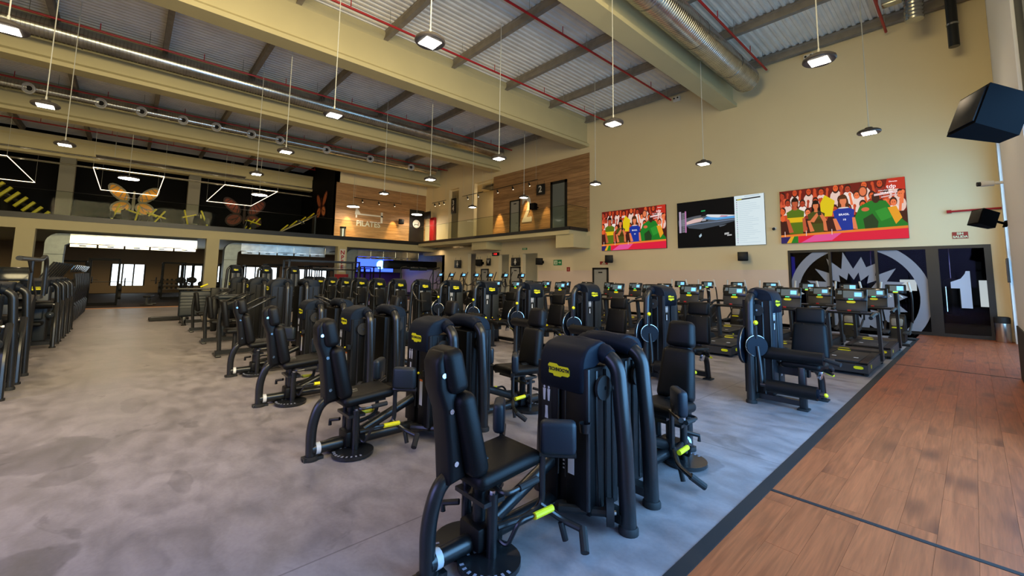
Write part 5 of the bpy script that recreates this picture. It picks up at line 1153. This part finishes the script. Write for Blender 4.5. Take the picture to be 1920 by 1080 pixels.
# ================================================================== BLACK MEZZANINE GYM
def make_plate_machine():
    t_ = thing('plate_loaded_machine', 'x', 'gym machine', group='yellow plate-loaded machines upstairs')
    MB().box(-.6,.6,-.05,.05,0,.10).build('base_beam','black_metal',t_,0); MB().box(-.05,.05,-.7,.7,0,.10).build('cross_beam','black_metal',t_,0)
    MB().tube([(-.5,0,.08),(-.2,0,1.35)],.05,8).build('mast','black_metal',t_); MB().rbox((.2,0,.5),(.45,.4,.1),.03).build('seat','vinyl',t_); MB().rbox((-.08,0,.95),(.1,.4,.6),.03,(0,R(-12),0)).build('backrest','vinyl',t_)
    for s in (-1,1):
        MB().tube([(-.25,s*.15,1.3),(.55,s*.55,1.0)],.045,8).build('press_arm','plate_yellow',t_); MB().tube([(-.3,s*.6,.5),(.5,s*.5,1.5)],.05,8).build('lever_arm','plate_yellow',t_)
        MB().cyl((.0,s*.62,.85),(.0,s*.72,.85),.22,18).build('weight_plate','rubber',t_); MB().cyl((.0,s*.73,.85),(.0,s*.78,.85),.16,18).build('weight_plate','rubber',t_)
    return t_
pm = make_plate_machine()
for k,(x,y,rz) in enumerate(((-36.5,-.4,20),(-37.5,.9,60),(-36.0,3.2,-30),(-37,6.6,100))): put(pm, 'yellow armed plate-loaded machine upstairs, %s' % ('under the butterfly mural','right of the butterfly mural','beside the shade-toned column','under the red wing mural')[k], (x,y,ZM), R(rz))
# slatted yellow sculpture-like machine at the far left
t_ = thing('slatted_leg_press', 'slanting machine with a row of yellow slats at the far left upstairs', 'gym machine', (-38.5, -5.6, ZM))
MB().tube([(0,-1.9,2.95),(0,2.2,.2)],.10,8).build('spine','black_metal',t_)
for k in range(10):
    f=k/9; MB().rbox((.1,-1.5+3.0*f,2.85-2.2*f),(.30,.16,.95-.25*f),.03,(R(-38),0,0)).build('slat','plate_yellow' if k>2 else 'number_white',t_)
for y,z in ((-1.6,2.7),(1.6,.6)): MB().tube([(0,y,z),(0,y,0)],.07,8).build('leg','black_metal',t_)
t_ = thing('slanted_press', 'long slanted silver and yellow press before the dark wing mural', 'gym machine', (-35.0, 9.3, ZM))
for x in (-.25,.25): MB().tube([(x,-1.4,.25),(x,1.5,2.0)],.05,8).build('rail','chrome',t_)
for k in range(4): MB().tube([(-.5,-.9+.6*k,.6+.36*k),(.5,-.7+.6*k,.95+.36*k)],.05,8).build('yellow_bar','plate_yellow',t_)
MB().rbox((0,.3,1.3),(.7,.5,.1),.03,(R(-30),0,0)).build('sled','black_metal',t_)
for y,z in ((-1.3,.3),(1.3,1.9)): MB().box(-.3,.3,y-.05,y+.05,0,z).build('leg','black_metal',t_,0)
t_ = thing('waste_bin', 'steel bin standing at the mezzanine glass beside the timber wall', 'bin', (-32.3, 11.9, ZM)); MB().lathe([(.2,0),(.22,.8),(.22,.84)],18).build('body','bin_steel',t_); MB().lathe([(.23,.80),(.23,.95),(.19,.95)],18).build('lid','rubber',t_)
# butterfly murals, printed flat on the black walls
def butterfly(name, wmat, loc, rz, s, cols, lab):
    m = MB(); L=[0]
    def E(cx,cz,rx,rz_,c,rot=0,n=16):
        L[0]-=.002; a=R(rot); pts=[]
        for k in range(n):
            t=2*math.pi*k/n; px,pz=rx*math.cos(t),rz_*math.sin(t); pts.append((cx+px*math.cos(a)-pz*math.sin(a), cz+px*math.sin(a)+pz*math.cos(a)))
        poly(m,[(p[0]*s,p[1]*s) for p in pts],c,L[0])
    c1,c2,c3=cols
    for d in (-1,1):
        E(d*.62,.55,.60,.30,c1,d*48); E(d*.62,.55,.50,.22,c2,d*48); E(d*.50,-.25,.45,.36,c1,d*-30); E(d*.50,-.25,.36,.27,c3,d*-30)
        for k in range(4): E(d*(.35+.16*k),.30+.17*k,.025,.24,c1,d*(10+12*k))
        for k in range(3): E(d*(.35+.13*k),-.20-.02*k,.022,.26,c1,d*(30+25*k))
    E(0,.05,.07,.55,c1); E(0,.62,.06,.09,c1)
    o=m.build(name,wmat,None,0); o.location=loc; o.rotation_euler=(0,0,rz); return tag(o,lab,'mural')
butterfly('butterfly_mural','mural_print',(-41.97,-.1,6.75),R(90),1.35,((.30,.27,.18),(.95,.42,.03),(1.0,.45,.05)),'orange butterfly mural on the black wall behind the middle light frame')
butterfly('butterfly_mural','mural_print',(-41.97,7.0,6.6),R(90),1.45,((.04,.014,.01),(.26,.05,.02),(.20,.04,.015)),'dim red butterfly mural on the black wall behind the right light frame')
butterfly('wing_mural','mural_print',(-36.2,11.47,7.2),0,1.25,((.12,.02,.01),(.60,.16,.05),(.75,.25,.08)),'red wing mural on the black side wall beside the timber wall')
